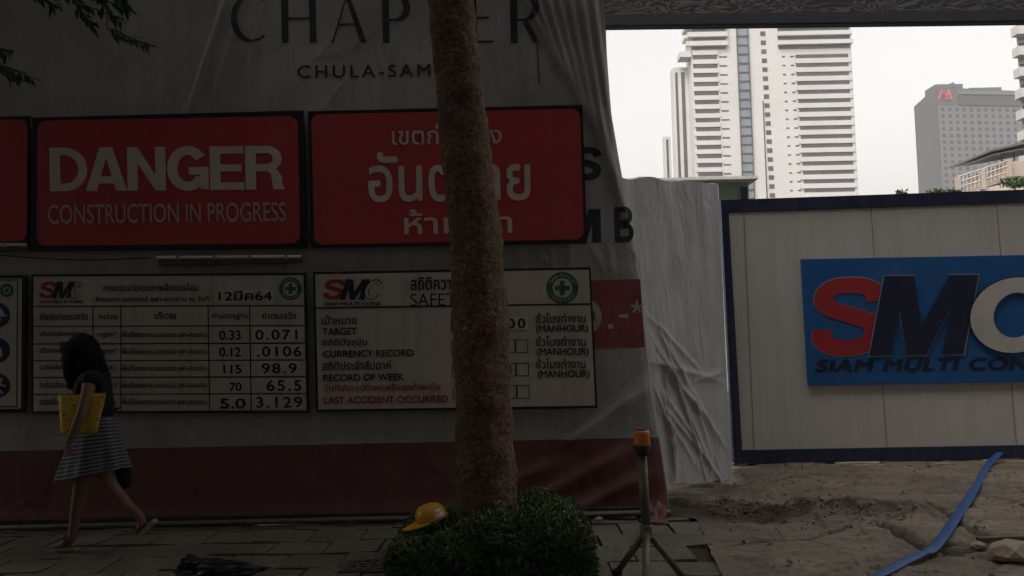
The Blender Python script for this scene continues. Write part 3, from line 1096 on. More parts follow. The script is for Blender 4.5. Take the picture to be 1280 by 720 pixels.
# protective gear board at the left edge
t = board_root('notice_board', 'cream board of round blue protective gear icons at the left edge', 'notice board', -60, 516, 'cream notice boards')
panel('backing', [(-190, 345), (32, 344), (30, 516), (-190, 518)], SY, .03, M_black, t)
panel('board', [(-186, 349), (27, 348), (26, 511), (-186, 513)], SY - .003, .003, M_board, t)
pxshape('rule_lines', [line(22, 351, 21, 509, 1.4), line(-180, 351, 22, 350, 1.4), line(-180, 510, 22, 508, 1.4)], Y1, M_boardink, t)
pxshape('safety_emblem', [disc(8.5, 363, 8.5, 24, 4.6)], Y1, M_green, t)
pxshape('emblem_cross', [rc(7, 360, 10, 366), rc(5.5, 361.6, 11.5, 364.4)], Y1 - .002, M_green, t)
for k, (cy) in enumerate((394, 438, 482)):
    pxshape('icon_disc', [disc(-3, cy, 15.5)], Y1, M_ppe, t)
    head = [disc(-4, cy + 1, 6.5)]
    if k == 0:
        head = [poly(*[(-4 + 9 * cos(pi * q / 12), cy - 1 - 9 * sin(pi * q / 12)) for q in range(13)]), rc(-15, cy - 1, 8, cy + 1.5), disc(-4, cy + 5, 5)]
    if k == 1:
        head += [rc(-10, cy + 3, 3, cy + 8)]
    if k == 2:
        head = [disc(0, cy - 7, 3), line(0, cy - 4, -3, cy + 4, 3.5), line(-3, cy + 3, 3, cy + 10, 2.5), line(-3, cy + 3, -8, cy + 10, 2.5), line(0, cy - 2, 7, cy + 1, 2)]
    pxshape('icon_picture', head, Y1 - .003, M_board, t)

mb = MB()
mb.tube([P(671.5, 48, 7.27), P(672.5, 75, 7.262), P(674, 105, 7.268)], .006, 6)
tag(obj('cord', mb, M_rubber, smooth=True), 'short dark cord hanging down the tarpaulin above the Thai danger sign', 'cord')
# strip lights, unlit
def strip_light(label, x0, x1, y, nclip):
    a, b = P(x0, y, 7.22), P(x1, y - (x1 - x0) * .006, 7.22)
    t = thing('strip_light', label, 'strip light', ((a.x + b.x) / 2, 7.22, a.z), 'unlit strip lights')
    m1 = MB()
    m1.box(a.x, b.x, 7.235, 7.30, a.z - .065, a.z - .002)
    obj('channel', m1, M_pole, t, bevel=.004)
    m1 = MB()
    m1.tube([a, b], .014, 12)
    obj('tube', m1, mat('lamp_tube', (.72, .68, .58), None, .3, 4), t, smooth=True)
    for q in range(nclip):
        m1 = MB()
        c = a.lerp(b, (q + .6) / nclip)
        m1.box(c.x - .012, c.x + .012, 7.20, 7.236, c.z - .02, c.z + .018)
        obj('clip', m1, M_metal, t, bevel=.003)
strip_light('unlit strip light with pale tube below the DANGER sign', 196, 376, 322, 4)
strip_light('unlit strip light below the dark red sign at the left edge', -150, 32, 307, 3)
mb = MB()
mb.tube([P(x, 316 + 6 * sin((x + 40) / 235 * pi) + x * .03, 7.26) for x in range(-40, 200, 12)], .005, 6)
tag(obj('cable', mb, M_rubber, smooth=True), 'thin black cable sagging between the two strip lights', 'cable')

# ------------------------------------------------------------------ white sheet closing the gap
q0, q1 = P(772, 221, 7.62), P(897, 229, 8.5)
q3, q2 = P(812, 607, 7.62), P(915, 599, 8.5)
SF = []
def sfold(ax, ay, bx, by, wd, h):
    SF.append((ax, ay, bx, by, wd, h))
for k in range(13):                       # pulled folds fanning from the tied left side
    sfold(.35 + R.uniform(-.1, .3), 1.55 + R.uniform(-.2, .6), R.uniform(.5, 2.2), 2.9 + R.uniform(-.5, .3), R.uniform(.018, .04), R.uniform(.018, .04))
sfold(.25, 1.75, 2.1, 1.98, .03, .03); sfold(.3, 1.3, 1.5, 1.9, .03, .025); sfold(.45, 1.75, 2.05, 2.65, .035, .045); sfold(1.2, 1.95, 2.1, 1.85, .025, .03)
for k in range(46):
    ax, ay, th = R.uniform(0, 2.1), R.uniform(0, 2.9), R.gauss(pi / 2, .6)
    l_ = R.uniform(.15, .7)
    sfold(ax, ay, ax + l_ * cos(th), ay + l_ * sin(th), R.uniform(.010, .028), R.choice((-1, 1)) * R.uniform(.004, .014))
def SHF(x, y):
    t_ = 0
    for x0, y0, x1, y1, wd, h in SF:
        dx, dy = x1 - x0, y1 - y0
        L2 = dx * dx + dy * dy
        t = ((x - x0) * dx + (y - y0) * dy) / L2
        if -.05 < t < 1.05:
            d = abs((x - x0) * dy - (y - y0) * dx) / sqrt(L2)
            if d < wd * 3:
                e = max(0, min(1, (t + .05) * 4, (1.05 - t) * 3))
                t_ += h * e * math.exp(-(d / wd) ** 1.5)
    return t_
def sheet_pt(u, v):
    a = q0.lerp(q1, u); b = q3.lerp(q2, u)
    p = a.lerp(b, v)
    n_ = Vector((-(q1.y - q0.y), (q1.x - q0.x), 0)).normalized()
    x, y = u * 2.1, v * 2.9
    d = .035 * noise.noise(Vector((x * 1.2, y * .6, 1))) + .012 * noise.noise(Vector((x * 4, y * 1.6, 3))) + .003 * noise.noise(Vector((x * 17, y * 9, 6)))
    d += .62 * SHF(x, y)
    e = min(1, u * 8, (1 - u) * 8)
    p = p - n_ * d * (.35 + .65 * e)
    p.z += .03 * noise.noise(Vector((u * 5, 0, 9))) * (1 if v > .98 or v < .02 else .3)
    return p
vs, fs = [], []
NU, NV = 130, 180
for j in range(NV + 1):
    for i in range(NU + 1):
        vs.append(sheet_pt(i / NU, j / NV))
# folded over its top bar
for j in range(NV):
    for i in range(NU):
        a = j * (NU + 1) + i
        fs.append((a, a + 1, a + NU + 2, a + NU + 1))
sh = thing('plastic_sheet', 'crumpled white plastic sheet hung between the hoarding corner and the gate', 'sheet', (q3.x, 8.5, 0))
mb = MB()
mb.add(vs, fs)
obj('sheet', mb, M_sheet, sh, smooth=True, fix=False)
mb = MB()
n_ = Vector((-(q1.y - q0.y), (q1.x - q0.x), 0)).normalized()
tp = [sheet_pt(i / 20, 0) for i in range(21)]
vs = []
for k in range(6):
    vs += [p + n_ * .30 * k / 5 + Vector((0, 0, .02 * sin(k / 5 * pi) + .012 * noise.noise(Vector((i * .5, k, 0))))) for i, p in enumerate(tp)]
fs = [(k * 21 + i, k * 21 + i + 1, k * 21 + i + 22, k * 21 + i + 21) for k in range(5) for i in range(20)]
mb.add(vs, fs)
obj('top_flap', mb, M_sheet, sh, smooth=True, fix=False)
mb = MB()                                # carried on to the gate post behind
vs = []
for j in range(61):
    p = sheet_pt(1, j / 60)
    e_ = P(898 + 15 * j / 60, 232 + 345 * j / 60, 9.69)
    for k in range(9):
        u = k / 8
        d = .02 * noise.noise(Vector((u * 4, j * .12, 2))) * sin(u * pi)
        vs.append(p.lerp(e_, u) + Vector((-abs(d) - .004 * sin(u * pi), 0, 0)))
mb.add(vs, [(j * 9 + k, j * 9 + k + 1, j * 9 + k + 10, j * 9 + k + 9) for j in range(60) for k in range(8)])
obj('side_flap', mb, M_sheet, sh, smooth=True, fix=False)
mb = MB()
for u in (.04, .96):
    p = sheet_pt(u, 0) + n_ * .1
    mb.box(p.x - .03, p.x + .03, p.y - .03, p.y + .03, -.03, p.z)
p, p2 = sheet_pt(.0, 0) + n_ * .1, sheet_pt(1, 0) + n_ * .1
mb.tube([p + Vector((0, 0, -.03)), p2 + Vector((0, 0, -.03))], .025, 8)
obj('frame', mb, M_pole, sh)

# ------------------------------------------------------------------ gate
GY = 9.70
g = thing('site_gate', 'wide cream panel site gate in a navy frame with a blue company sign', 'gate', (P(1200, 570, GY).x, GY, .05))
panel('panel', [(902, 251), (1560, 228), (1580, 568), (918, 580)], GY + .02, .06, M_gate, g)
panel('frame_rail', [(901, 250), (1560, 227), (1560, 243), (902, 266)], GY, .10, M_navy, g, .006)
panel('frame_rail', [(917, 563), (1580, 551), (1580, 568), (918, 580)], GY, .10, M_navy, g, .006)
panel('frame_stile', [(902, 266.3), (911, 265.9), (928, 562.6), (917, 562.8)], GY, .10, M_navy, g, .006)
panel('frame_stile', [(1546, 244), (1560, 243.4), (1580, 550.6), (1566, 551)], GY, .10, M_navy, g, .006)
for a, b in ((929, 942), (1088, 1108), (1245, 1270), (1400, 1430)):
    ya, yb = 266 - (a - 902) * .034, 562 - (b - 918) * .02
    panel('seam', [(a, ya), (a + 1.4, ya), (b + 1.4, yb), (b, yb)], GY + .017, .003, M_seam, g)
sg = panel('company_sign', [(1002, 324), (1372, 317), (1376, 476), (1011, 482)], GY - .03, .05, M_sblue, g, .003)
WL[sg.name] = WL[g.name]
YS = GY - .03
def outline(pcs, k):
    return pcs
def slogo(ch, box, sh, mm, Y, grow=0.0, mo=None, t_=None):
    pcs = heavy(ch)[1] if t_ is None else t_
    fit = None
    if mo:
        # the thin rim: the same letter drawn a little fatter just behind
        fat = []
        for v, f in pcs:
            cx, cy = sum(p[0] for p in v) / len(v), sum(p[1] for p in v) / len(v)
            fat.append((v, f))
        letters('letter_rim', pcs, (box[0] - 1.3, box[1] - 1.1, box[2] + 1.3, box[3] + 1.1), Y + .003, mo, sg, slope=-.016, lean=.05, shear=sh)
    letters('letter', pcs, box, Y, mm, sg, slope=-.016, lean=.05, shear=sh)
slogo('S', (1016, 347.5, 1107, 445.5), 9, M_sred, YS - .008, mo=M_outline)
slogo('M', (1096, 345, 1214, 445), 24, M_snavy, YS - .022, mo=M_outline)
slogo('C', (1213, 347.5, 1318, 442), 12, M_swhite, YS - .036, mo=M_snavy)
letters('lettering', text_polys('SIAM MULTI CONS', .05, 1.1), (1020, 449, 1303, 466), YS - .003, M_snavy, sg, slope=-.012, lean=.03, shear=5)

# beam over the gateway
def beam_mat():
    m = bpy.data.materials.new('mottled_wrap')
    m.use_nodes = True
    n, l = m.node_tree.nodes, m.node_tree.links
    b = n['Principled BSDF']
    b.inputs['Roughness'].default_value = .6
    tc = n.new('ShaderNodeTexCoord')
    mp = n.new('ShaderNodeMapping'); mp.inputs['Scale'].default_value = (1.0, 1, 3.2)
    l.new(tc.outputs['Object'], mp.inputs['Vector'])
    nz = n.new('ShaderNodeTexNoise'); nz.inputs['Scale'].default_value = 2.2; nz.inputs['Detail'].default_value = 2.5; nz.inputs['Distortion'].default_value = 1.0
    l.new(mp.outputs[0], nz.inputs['Vector'])
    mu = n.new('ShaderNodeMath'); mu.operation = 'MULTIPLY'; mu.inputs[1].default_value = 9
    l.new(nz.outputs['Fac'], mu.inputs[0])
    fr = n.new('ShaderNodeMath'); fr.operation = 'PINGPONG'; fr.inputs[1].default_value = .5
    l.new(mu.outputs[0], fr.inputs[0])
    r = n.new('ShaderNodeValToRGB')
    r.color_ramp.elements[0].position, r.color_ramp.elements[0].color = .2, (.05, .05, .052, 1)
    r.color_ramp.elements[1].position, r.color_ramp.elements[1].color = .42, (.19, .187, .185, 1)
    l.new(fr.outputs[0], r.inputs['Fac'])
    l.new(r.outputs[0], b.inputs['Base Color'])
    return m
bt = thing('gateway_beam', 'dark mottled beam spanning the gateway opening above the sky gap', 'beam', (2.6, 8.9, 0))
BY = 8.9
zl, zr = P(770, 32.5, BY).z, P(1280, 26.5, BY).z
xa, xb = P(740, 30, BY).x, 7.2
k = (zr - zl) / (P(1280, 27, BY).x - P(770, 33, BY).x)
zz = lambda x: zl + k * (x - P(770, 33, BY).x)
m1 = MB()
m1.prism([(xa, BY, zz(xa)), (xb, BY, zz(xb)), (xb, BY, zz(xb) + .13), (xa, BY, zz(xa) + .13)], (0, .13, 0))
obj('lip', m1, mat('beam_grey', (.075, .08, .095), None, .6, 4), bt, bevel=.01)
m1 = MB()
m1.prism([(xa, BY + .02, zz(xa) + .131), (xb, BY + .02, zz(xb) + .131), (xb, BY + .02, zz(xb) + .75), (xa, BY + .02, zz(xa) + .75)], (0, .10, 0))
obj('wrap', m1, beam_mat(), bt)
m1 = MB()
for x in (xa + .1, xb - .1):
    m1.box(x - .05, x + .05, BY + .015, BY + .115, -.03, zz(x) - .002)
obj('post', m1, M_pole, bt)

# ------------------------------------------------------------------ buildings beyond
M_tower = mat('tower_white', (.50, .492, .475), (.45, .442, .426), .8, .05, streak=0.14)
M_twin = mat('tower_window', (.06, .06, .063), (.035, .035, .038), .3, .2)
M_tglass = mat('tower_glass', (.17, .20, .22), (.13, .15, .17), .2, .2)
TY = 280.0
TX = lambda px: P(px, 140, TY).x
TZ = lambda py: P(960, py, TY).z
# pieces below are drawn in a zoomed detail; convert
zx = lambda q: TX(830 + q / 3.13)
zy = lambda q: TZ(30 + q / 3.13)
tw = thing('apartment_tower', 'tall white apartment tower with dark window bands and a glass strip behind the gate', 'tower', (TX(960), TY, -.06))
m1 = MB()
m1.box(zx(115), zx(745), TY, TY + 9, -.06, zy(-230))
obj('body', m1, M_tower, tw)
m1 = MB()
m1.box(zx(54), zx(114.5), TY + 6, TY + 11, -.06, zy(140))
m1.box(zx(26), zx(53.5), TY + 14, TY + 17, -.06, zy(392))
obj('stepped_wing', m1, M_tower, tw)
m1 = MB()
for a, b, yy in ((62, 72, 6), (86, 100, 6), (35, 43, 14)):
    m1.box(zx(a), zx(b), TY + yy - .15, TY + yy - .01, 2, zy(160 if yy == 6 else 405))
obj('wing_shaft', m1, M_twin, tw)
m1 = MB()
m1.box(zx(296), zx(338), TY - .25, TY - .01, 2, zy(-200))
gs = obj('glass_strip', m1, M_tglass, tw)
m1 = MB()
for r in range(23):
    y = 115 + 35.3 * (r - 3)
    m1.box(zx(295), zx(339), TY - .55, TY - .26, zy(y + 5), zy(y))
m1.box(zx(294), zx(296), TY - .8, TY - .01, 2, zy(-200))
m1.box(zx(338), zx(340), TY - .8, TY - .01, 2, zy(-200))
obj('floor_bands', m1, M_twin, tw)
def slab(x0, x1, d, y0, y1, nm, m=None):
    m2 = MB()
    m2.box(zx(x0), zx(x1), TY - d, TY - .011, zy(y0), zy(y1))
    return obj(nm, m2, m or M_tower, tw)
def win(x0, x1, y, h, nm):
    m2 = MB()
    m2.box(zx(x0), zx(x1), TY - .12, TY - .01, zy(y + h / 2), zy(y - h / 2))
    return obj(nm, m2, M_twin, tw)
for r in range(-3, 16):
    y = 125 + 35.2 * r
    if r >= 0:
        win(120 + r * .4, 215 + r * .4, y, 17, 'window')
    slab(118, 219, .4, y + 27, y + 9.5, 'spandrel')
    if r >= 0:
        win(224, 254, y, 5, 'small_window')
    win(391 + r * .6, 411 + r * .6, y + 18, 17, 'small_window')
for r in range(16):
    y = 130 + 35.0 * r
    win(524 + r * .7, 731, y, 15, 'window')
    win(471 + r * .6, 482 + r * .6, y - 1, 5, 'small_window')
    win(503 + r * .5, 517 + r * .5, y - 1, 5, 'small_window')
    slab(521, 739, .4, y + 27, y + 8.5, 'spandrel')
for r in range(4):
    y = 88 - 35 * r
    slab(100 + 6 * (r - 1), 256, 1.4, y - 4, y - 22, 'balcony')
    slab(455, 747, 1.4, y - 2, y - 18, 'balcony')
    win(118, 252, y + 2, 10, 'window')
    win(458, 738, y + 5.5, 13, 'window')
    m1 = MB()
    k = 22 * max(0, 1 - r)
    m1.box(zx(92 - k), zx(113), TY - .5, TY + 5, zy(y + (36 if r == 0 else -2)), zy(y + (14 if r == 0 else -16)))
    obj('side_balcony', m1, M_tower, tw)
m1 = MB()
m1.box(zx(387), zx(390), TY - .4, TY - .02, 2, zy(300))
obj('drain_pipe', m1, M_twin, tw)

# hotel
HY = 450.0
M_hotel = mat('hotel_grey', (.075, .076, .08), (.068, .069, .073), .8, .05)
M_hotel_front = mat('hotel_front', (.125, .13, .14), (.11, .115, .125), .8, .05)
M_hglass = mat('hotel_glass', (.05, .056, .062), (.04, .045, .05), .25, .1)
HX = lambda px, dy=0: P(px, 180, HY + dy).x
HZ = lambda py: P(1210, py, HY).z
ht = thing('hotel_block', 'distant grey hotel block with a red emblem near its roof', 'building', (HX(1210), HY, -.06))
m1 = MB()
x = [HX(1145, 30), HX(1174), HX(1300)]
xb1, xb2 = HX(1147, 60), HX(1300, 60)
m1.add([(x[0], HY + 30, -.06), (x[1], HY, -.06), (x[2], HY + 6, -.06), (xb2, HY + 60, -.06), (xb1, HY + 60, -.06),
        (x[0], HY + 30, HZ(113)), (x[1], HY, HZ(108)), (x[2], HY + 6, HZ(112)), (xb2, HY + 60, HZ(112)), (xb1, HY + 60, HZ(113))],
       [(0, 1, 6, 5), (1, 2, 7, 6), (2, 3, 8, 7), (3, 4, 9, 8), (4, 0, 5, 9), (5, 6, 7, 8, 9)])
obj('body', m1, M_hotel, ht)
def hfront(x0, x1, y0, y1, off=.4):
    """a slab on the slightly turned front of the hotel"""
    m2 = MB()
    f = lambda xx: HY + 6 * (xx - x[1]) / (x[2] - x[1])
    a, b = HX(x0), HX(x1)
    m2.prism([(a, f(a) - off, HZ(y1)), (b, f(b) - off, HZ(y1)), (b, f(b) - off, HZ(y0)), (a, f(a) - off, HZ(y0))], (0, off - .05, 0))
    return m2
m1 = hfront(1175, 1300, 132, 262, .6)
obj('front', m1, M_hotel_front, ht)
obj('roof_glazing', hfront(1203, 1300, 118, 131, 1.0), M_hglass, ht)
obj('roof_parapet', hfront(1202, 1300, 113, 117.5, 1.6), M_hotel_front, ht)
m1 = MB()
m1.box(HX(1183), HX(1218), HY + 8, HY + 20, HZ(112), HZ(99))
m1.prism([(HX(1180), HY + 7, HZ(107)), (HX(1206), HY + 7, HZ(104)), (HX(1206), HY + 7, HZ(97))], (0, 10, 0))
m1.box(HX(1229), HX(1270), HY + 10, HY + 20, HZ(112.5), HZ(103))
obj('roof_plant_room', m1, M_hotel, ht)
n = 0
rest = MB()
for r in range(15):
    for c in range(11):
        a = 1178 + c * 9.6
        if c > 8 and r > 7:
            continue
        y = 134 + r * 8.2
        mm = hfront(a, a + 4.6, y, y + 4.4, .75)
        if n < 100 and a < 1278:
            obj('window', mm, M_hglass, ht)
            n += 1
        else:
            rest.add(mm.v, mm.f)
kind(obj('window_rows', rest, M_hglass, ht), 'stuff')
M_emred = mat('emblem_red', (.5, .06, .08), None, .5, 1)
e_ = MB()
for pts in ([(1173.5, 124), (1177, 124), (1182, 113.5), (1180, 111)], [(1180, 111), (1182, 113.5), (1187.5, 124), (1190, 122)], [(1184, 124), (1188, 111), (1191, 111), (1194.5, 124), (1191, 124), (1189.5, 116), (1187, 124)]):
    e_.add([(HX(a), HY + 6 * (HX(a) - x[1]) / (x[2] - x[1]) - .9, HZ(b)) for a, b in pts], [tuple(range(len(pts)))])
obj('emblem', e_, M_emred, ht, fix=False)

# balcony tower at the right edge
RY = 95.0
t = thing('balcony_tower', 'white tower with stacked balconies cut off by the right edge', 'tower', (P(1300, 100, RY).x, RY, -.06))
m1 = MB()
rx = lambda px: P(px, 100, RY).x
rz = lambda py: P(1275, py, RY).z
m1.prism([(rx(1274), RY, -.06), (rx(1420), RY, -.06), (rx(1420) * 1.12, RY * 1.12, -.06), (rx(1275) * 1.12, RY * 1.12, -.06)], (0, 0, rz(-60)))
obj('body', m1, M_tower, t)
for r in range(8):
    y = 45 + 26 * (r - 1)
    m1 = MB()
    m1.box(rx(1267), rx(1330), RY - 1.3, RY - .01, rz(y + 2), rz(y - 1.5))
    m1.box(rx(1267), rx(1330), RY - 1.3, RY - 1.2, rz(y - 1.4), rz(y - 9))
    m1.box(rx(1267), rx(1268), RY - 1.19, RY - .01, rz(y - 1.4), rz(y - 9))
    obj('balcony', m1, M_tower, t)
    m1 = MB()
    m1.box(rx(1276), rx(1283), RY - .1, RY - .012, rz(y - 1.6), rz(y - 17))
    obj('window', m1, M_twin, t)

# ramp building lower right
M_pink = mat('ramp_pink', (.40, .335, .285), (.35, .29, .245), .8, .4)
M_lat = mat('ramp_lattice', (.46, .42, .38), None, .7, 1)
PY_ = 62.0
t = thing('ramp_building', 'pinkish ramp structure with lattice railing and a dark canopy at lower right', 'building', (P(1240, 240, PY_).x, PY_, -.06))
pp = lambda x_, y_, dy=0: P(x_, y_, PY_ + dy)
m1 = MB()
m1.prism([pp(1197, 243), pp(1360, 205), pp(1360, 300), pp(1197, 300)], (0, 8, 0))
obj('ramp_wall', m1, mat('ramp_cream', (.58, .50, .42), None, .8, .5), t)
m1 = MB()
m1.prism([pp(1262, 202), pp(1360, 196), pp(1360, 204), pp(1262, 224)], (0, 6, 0))
obj('upper_wall', m1, M_pink, t)
for a, b0, b1 in ((1197, 221, 243), (1228, 211, 237), (1261, 199, 229)):
    m1 = MB()
    q = pp(a, b0, -.25)
    m1.box(q.x - .14, q.x + .14, PY_ - .35, PY_ - .05, pp(a, b1).z, q.z)
    obj('railing_post', m1, M_pink, t)
m1 = MB()
for q in range(13):
    a, b = 1199 + q * 5, 221 - q * 1.65
    m1.tube([pp(a, b, -.2), pp(a, b + 22 - q * .2, -.2)], .04, 4)
for yy in (0, 7, 14):
    m1.tube([pp(1197, 221 + yy, -.2), pp(1262, 200 + yy, -.2)], .05, 4)
obj('railing_lattice', m1, M_lat, t)
m1 = MB()
m1.prism([pp(1238, 187), pp(1360, 158), pp(1360, 162), pp(1238, 189.5)], (0, 6, 0))
m1.prism([pp(1240, 193), pp(1360, 170), pp(1360, 171.5), pp(1240, 194)], (0, 4, 0))
for a in (1252, 1268, 1290):
    m1.tube([pp(a, 188 - (a - 1240) * .2, 1), pp(a, 203, 1)], .06, 5)
obj('canopy', m1, mat('canopy_grey', (.12, .12, .12), None, .5, 1), t)

# green house
NY = 26.0
t = thing('green_house', 'small pale green house with a white flat roof behind the plastic sheet', 'house', (P(900, 240, NY).x, NY, -.06))
m1 = MB()
q = lambda x_, y_: P(x_, y_, NY)
m1.box(q(700, 240).x, q(936, 240).x, NY, NY + 6, -.06, q(900, 229).z)
obj('wall', m1, mat('house_green', (.34, .46, .36), (.28, .39, .3), .8, .8), t)
m1 = MB()
m1.box(q(690, 222).x, q(941, 222).x, NY - .6, NY + 6.5, q(900, 229).z + .002, q(900, 225.5).z)
obj('roof', m1, M_tower, t)
m1 = MB()
m1.box(q(926, 240).x, q(934, 240).x, NY - .05, NY - .002, q(926, 300).z, q(926, 234).z)
obj('window', m1, M_twin, t)

# ------------------------------------------------------------------ haze over the city
mb = MB()
mb.box(-420, 420, -60, 560, -1.2, 150)
hz = bpy.data.materials.new('city_haze')
hz.use_nodes = True
hz.node_tree.nodes.clear()
ho = hz.node_tree.nodes.new('ShaderNodeOutputMaterial')
pv = hz.node_tree.nodes.new('ShaderNodeVolumePrincipled')
pv.inputs['Color'].default_value = (.93, .92, .92, 1)
pv.inputs['Density'].default_value = .00042
hz.node_tree.links.new(pv.outputs[0], ho.inputs['Volume'])
kind(obj('haze', mb, hz), 'stuff', 'thin pale haze over the city')
# ------------------------------------------------------------------ foliage helpers
def leaf_card(mb, p, d, up, ln, wd):
    """one pointed leaf, folded along its rib"""
    d = d.normalized()
    s = d.cross(up)
    if s.length < 1e-3:
        s = Vector((1, 0, 0))
    s.normalize()
    n_ = s.cross(d)
    a, b, c = p, p + d * ln * .45 + n_ * ln * .03, p + d * ln
    mb.add([a, b + s * wd / 2 + n_ * wd * .12, c, b - s * wd / 2 + n_ * wd * .12], [(0, 1, 2, 3)])

def rv():
    while True:
        v = Vector((R.uniform(-1, 1), R.uniform(-1, 1), R.uniform(-1, 1)))
        if .02 < v.length < 1:
            return v

def crown(mb, centres, n, ln, wd, spread=1.0):
    for _ in range(n):
        c, r = centres[R.randrange(len(centres))]
        v = rv()
        v = v * (.55 + .45 * v.length) if R.random() < .7 else v.normalized()
        p = Vector(c) + Vector((v.x * r[0], v.y * r[1], v.z * r[2]))
        k = Vector(c) + Vector((noise.noise(p * 2.0), noise.noise(p * 2.0 + Vector((9, 0, 0))), noise.noise(p * 2 + Vector((0, 9, 0))))) * .2
        leaf_card(mb, p, rv() + Vector((0, 0, -.2)), rv(), ln * R.uniform(.7, 1.3), wd * R.uniform(.7, 1.3))

# ------------------------------------------------------------------ street tree
TYY = 5.85
tr_ = thing('street_tree', 'leaning mottled brown street tree rising out of the clipped hedge', 'tree', (P(609, 640, TYY).x, TYY, 0))
prof = [(720, 611, 80), (640, 609, 79), (600, 608, 75), (550, 605, 72), (500, 604, 70), (450, 602, 69), (400, 600.5, 68), (350, 598, 67), (300, 595.5, 65), (250, 590, 64), (200, 583, 62), (150, 578.5, 61), (100, 574, 60), (50, 568, 59), (0, 563.5, 58), (-60, 556, 58), (-140, 546, 60)]
pts, rd = [], []
for i in range(len(prof) - 1):
    for k in range(10):
        t_ = k / 10
        y, x_, w_ = [prof[i][d] * (1 - t_) + prof[i + 1][d] * t_ for d in range(3)]
        pts.append(P(x_, y, TYY)); rd.append(w_ / 2 * TYY / FPX)
m1 = MB()
m1.tube(pts, rd, 64, wob=.10, wf=6)
for i, v in enumerate(m1.v):
    c_ = pts[min(i // 64, len(pts) - 1)]
    d_ = v - c_
    m1.v[i] = c_ + d_ * (1 + .05 * noise.noise(v * 19) + .03 * noise.noise(v * 43))
top = pts[-1]
obj('trunk', m1, M_bark, tr_, smooth=True)
limbs = MB()
lc = []
for k in range(7):
    th = k * 2.4
    e = top + Vector((cos(th) * R.uniform(1.4, 2.6), sin(th) * R.uniform(1.2, 2.2), R.uniform(1.3, 3.2)))
    mdl = top.lerp(e, .5) + Vector((0, 0, .35))
    limbs.tube([top - Vector((0, 0, .15)), top.lerp(mdl, .5) + Vector((0, 0, .1)), mdl, e], [.12, .09, .06, .025], 8)
    if e.x > top.x + 1.2:
        lc.append((tuple(mdl + Vector((0, 0, .9))), (.9, .9, .6)))
        continue
    lc.append((tuple(e), (1.3, 1.2, .8)))
    lc.append((tuple(mdl + Vector((0, 0, .6))), (1.2, 1.1, .7)))
obj('limb', limbs, M_bark, tr_, smooth=True)
m1 = MB()
lc = [((c[0], c[1], max(c[2], 5.9)), r) for c, r in lc]
crown(m1, lc, 1900, .22, .11)
obj('crown', m1, M_leaf_tree, tr_, fix=False)

# the neighbouring tree whose sprays hang into the top left of the view
LT = Vector((-4.6, 3.9, 0))
t2 = thing('street_tree', 'neighbouring street tree whose leafy sprays hang in at the upper left corner', 'tree', LT)
m1 = MB()
m1.tube([LT + Vector((.05 * sin(k), 0, k * .55)) for k in range(9)], [.17 - .007 * k for k in range(9)], 16, wob=.08, wf=6)
obj('trunk', m1, M_bark, t2, smooth=True)
limbs, lc = MB(), []
top = LT + Vector((0, 0, 4.3))
for k in range(7):
    th = k * 2.4 + .5
    e = top + Vector((cos(th) * R.uniform(1.4, 2.6), sin(th) * R.uniform(1.2, 2.0), R.uniform(1.3, 2.8)))
    limbs.tube([top, top.lerp(e, .5) + Vector((0, 0, .3)), e], [.10, .06, .025], 8)
    lc.append(((e.x, e.y, max(e.z, 5.7)), (1.4, 1.3, .8)))
def spray(mb, tw_, pxs, Y, n, ln, wd):
    """a hanging twig with leaflets in pairs, given by its run in the picture at its real distance"""
    pp_ = [P(a, b, Y + .05 * i) for i, (a, b) in enumerate(pxs)]
    tw_.tube(pp_, [.006 - .004 * i / len(pp_) for i in range(len(pp_))], 5)
    for i in range(n):
        s = (i + .5) / n * (len(pp_) - 1)
        a = int(s)
        p = pp_[a].lerp(pp_[min(a + 1, len(pp_) - 1)], s - a)
        tg = (pp_[min(a + 1, len(pp_) - 1)] - pp_[a]).normalized()
        for sd_ in (-1, 1):
            d = tg * R.uniform(.4, .9) + Vector((0, sd_ * .5, sd_ * .35 - .35)) + rv() * .35
            leaf_card(mb, p + rv() * .012, d, Vector((0, -.7, .6)) + rv() * .4, ln * R.uniform(.75, 1.25), wd * R.uniform(.8, 1.2))
sp, tg_ = MB(), MB()
for run in ([(20, -60), (60, -18), (100, 4), (125, 14)], [(60, -50), (100, -15), (135, 2), (158, 10)], [(70, -30), (95, 5), (108, 22), (116, 30)], [(100, -60), (120, -10), (137, 18), (150, 25)],
            [(10, -30), (40, -8), (62, 2), (70, 8)], [(134, 36), (150, 42), (170, 50), (187, 56)], [(-50, 40), (-15, 55), (8, 64), (12, 66)], [(-60, 60), (-20, 74), (12, 86), (42, 98)], [(-40, 70), (-8, 80), (14, 92), (22, 98)], [(-20, -40), (80, -30), (130, -14), (150, -8)], [(120, -30), (140, -8), (152, 2), (160, 12)]):
    spray(sp, tg_, run, 4.6, 11, .075, .026)
e = P(40, -60, 4.6)
tg_.tube([top + Vector((0, 0, .3)), top.lerp(e, .5) + Vector((0, 0, .25)), e, P(134, -20, 4.7), P(134, 36, 4.6)], [.05, .03, .012, .006, .003], 6)
tg_.tube([top, P(-90, 20, 4.6), P(-60, 60, 4.6)], [.03, .012, .005], 6)
obj('limb', limbs, M_bark, t2, smooth=True)
obj('twigs', tg_, M_twig, t2)
obj('sprays', sp, M_leaf_tree, t2, fix=False)
m1 = MB()
crown(m1, lc, 9000, .22, .11)
obj('crown', m1, M_leaf_tree, t2, fix=False)

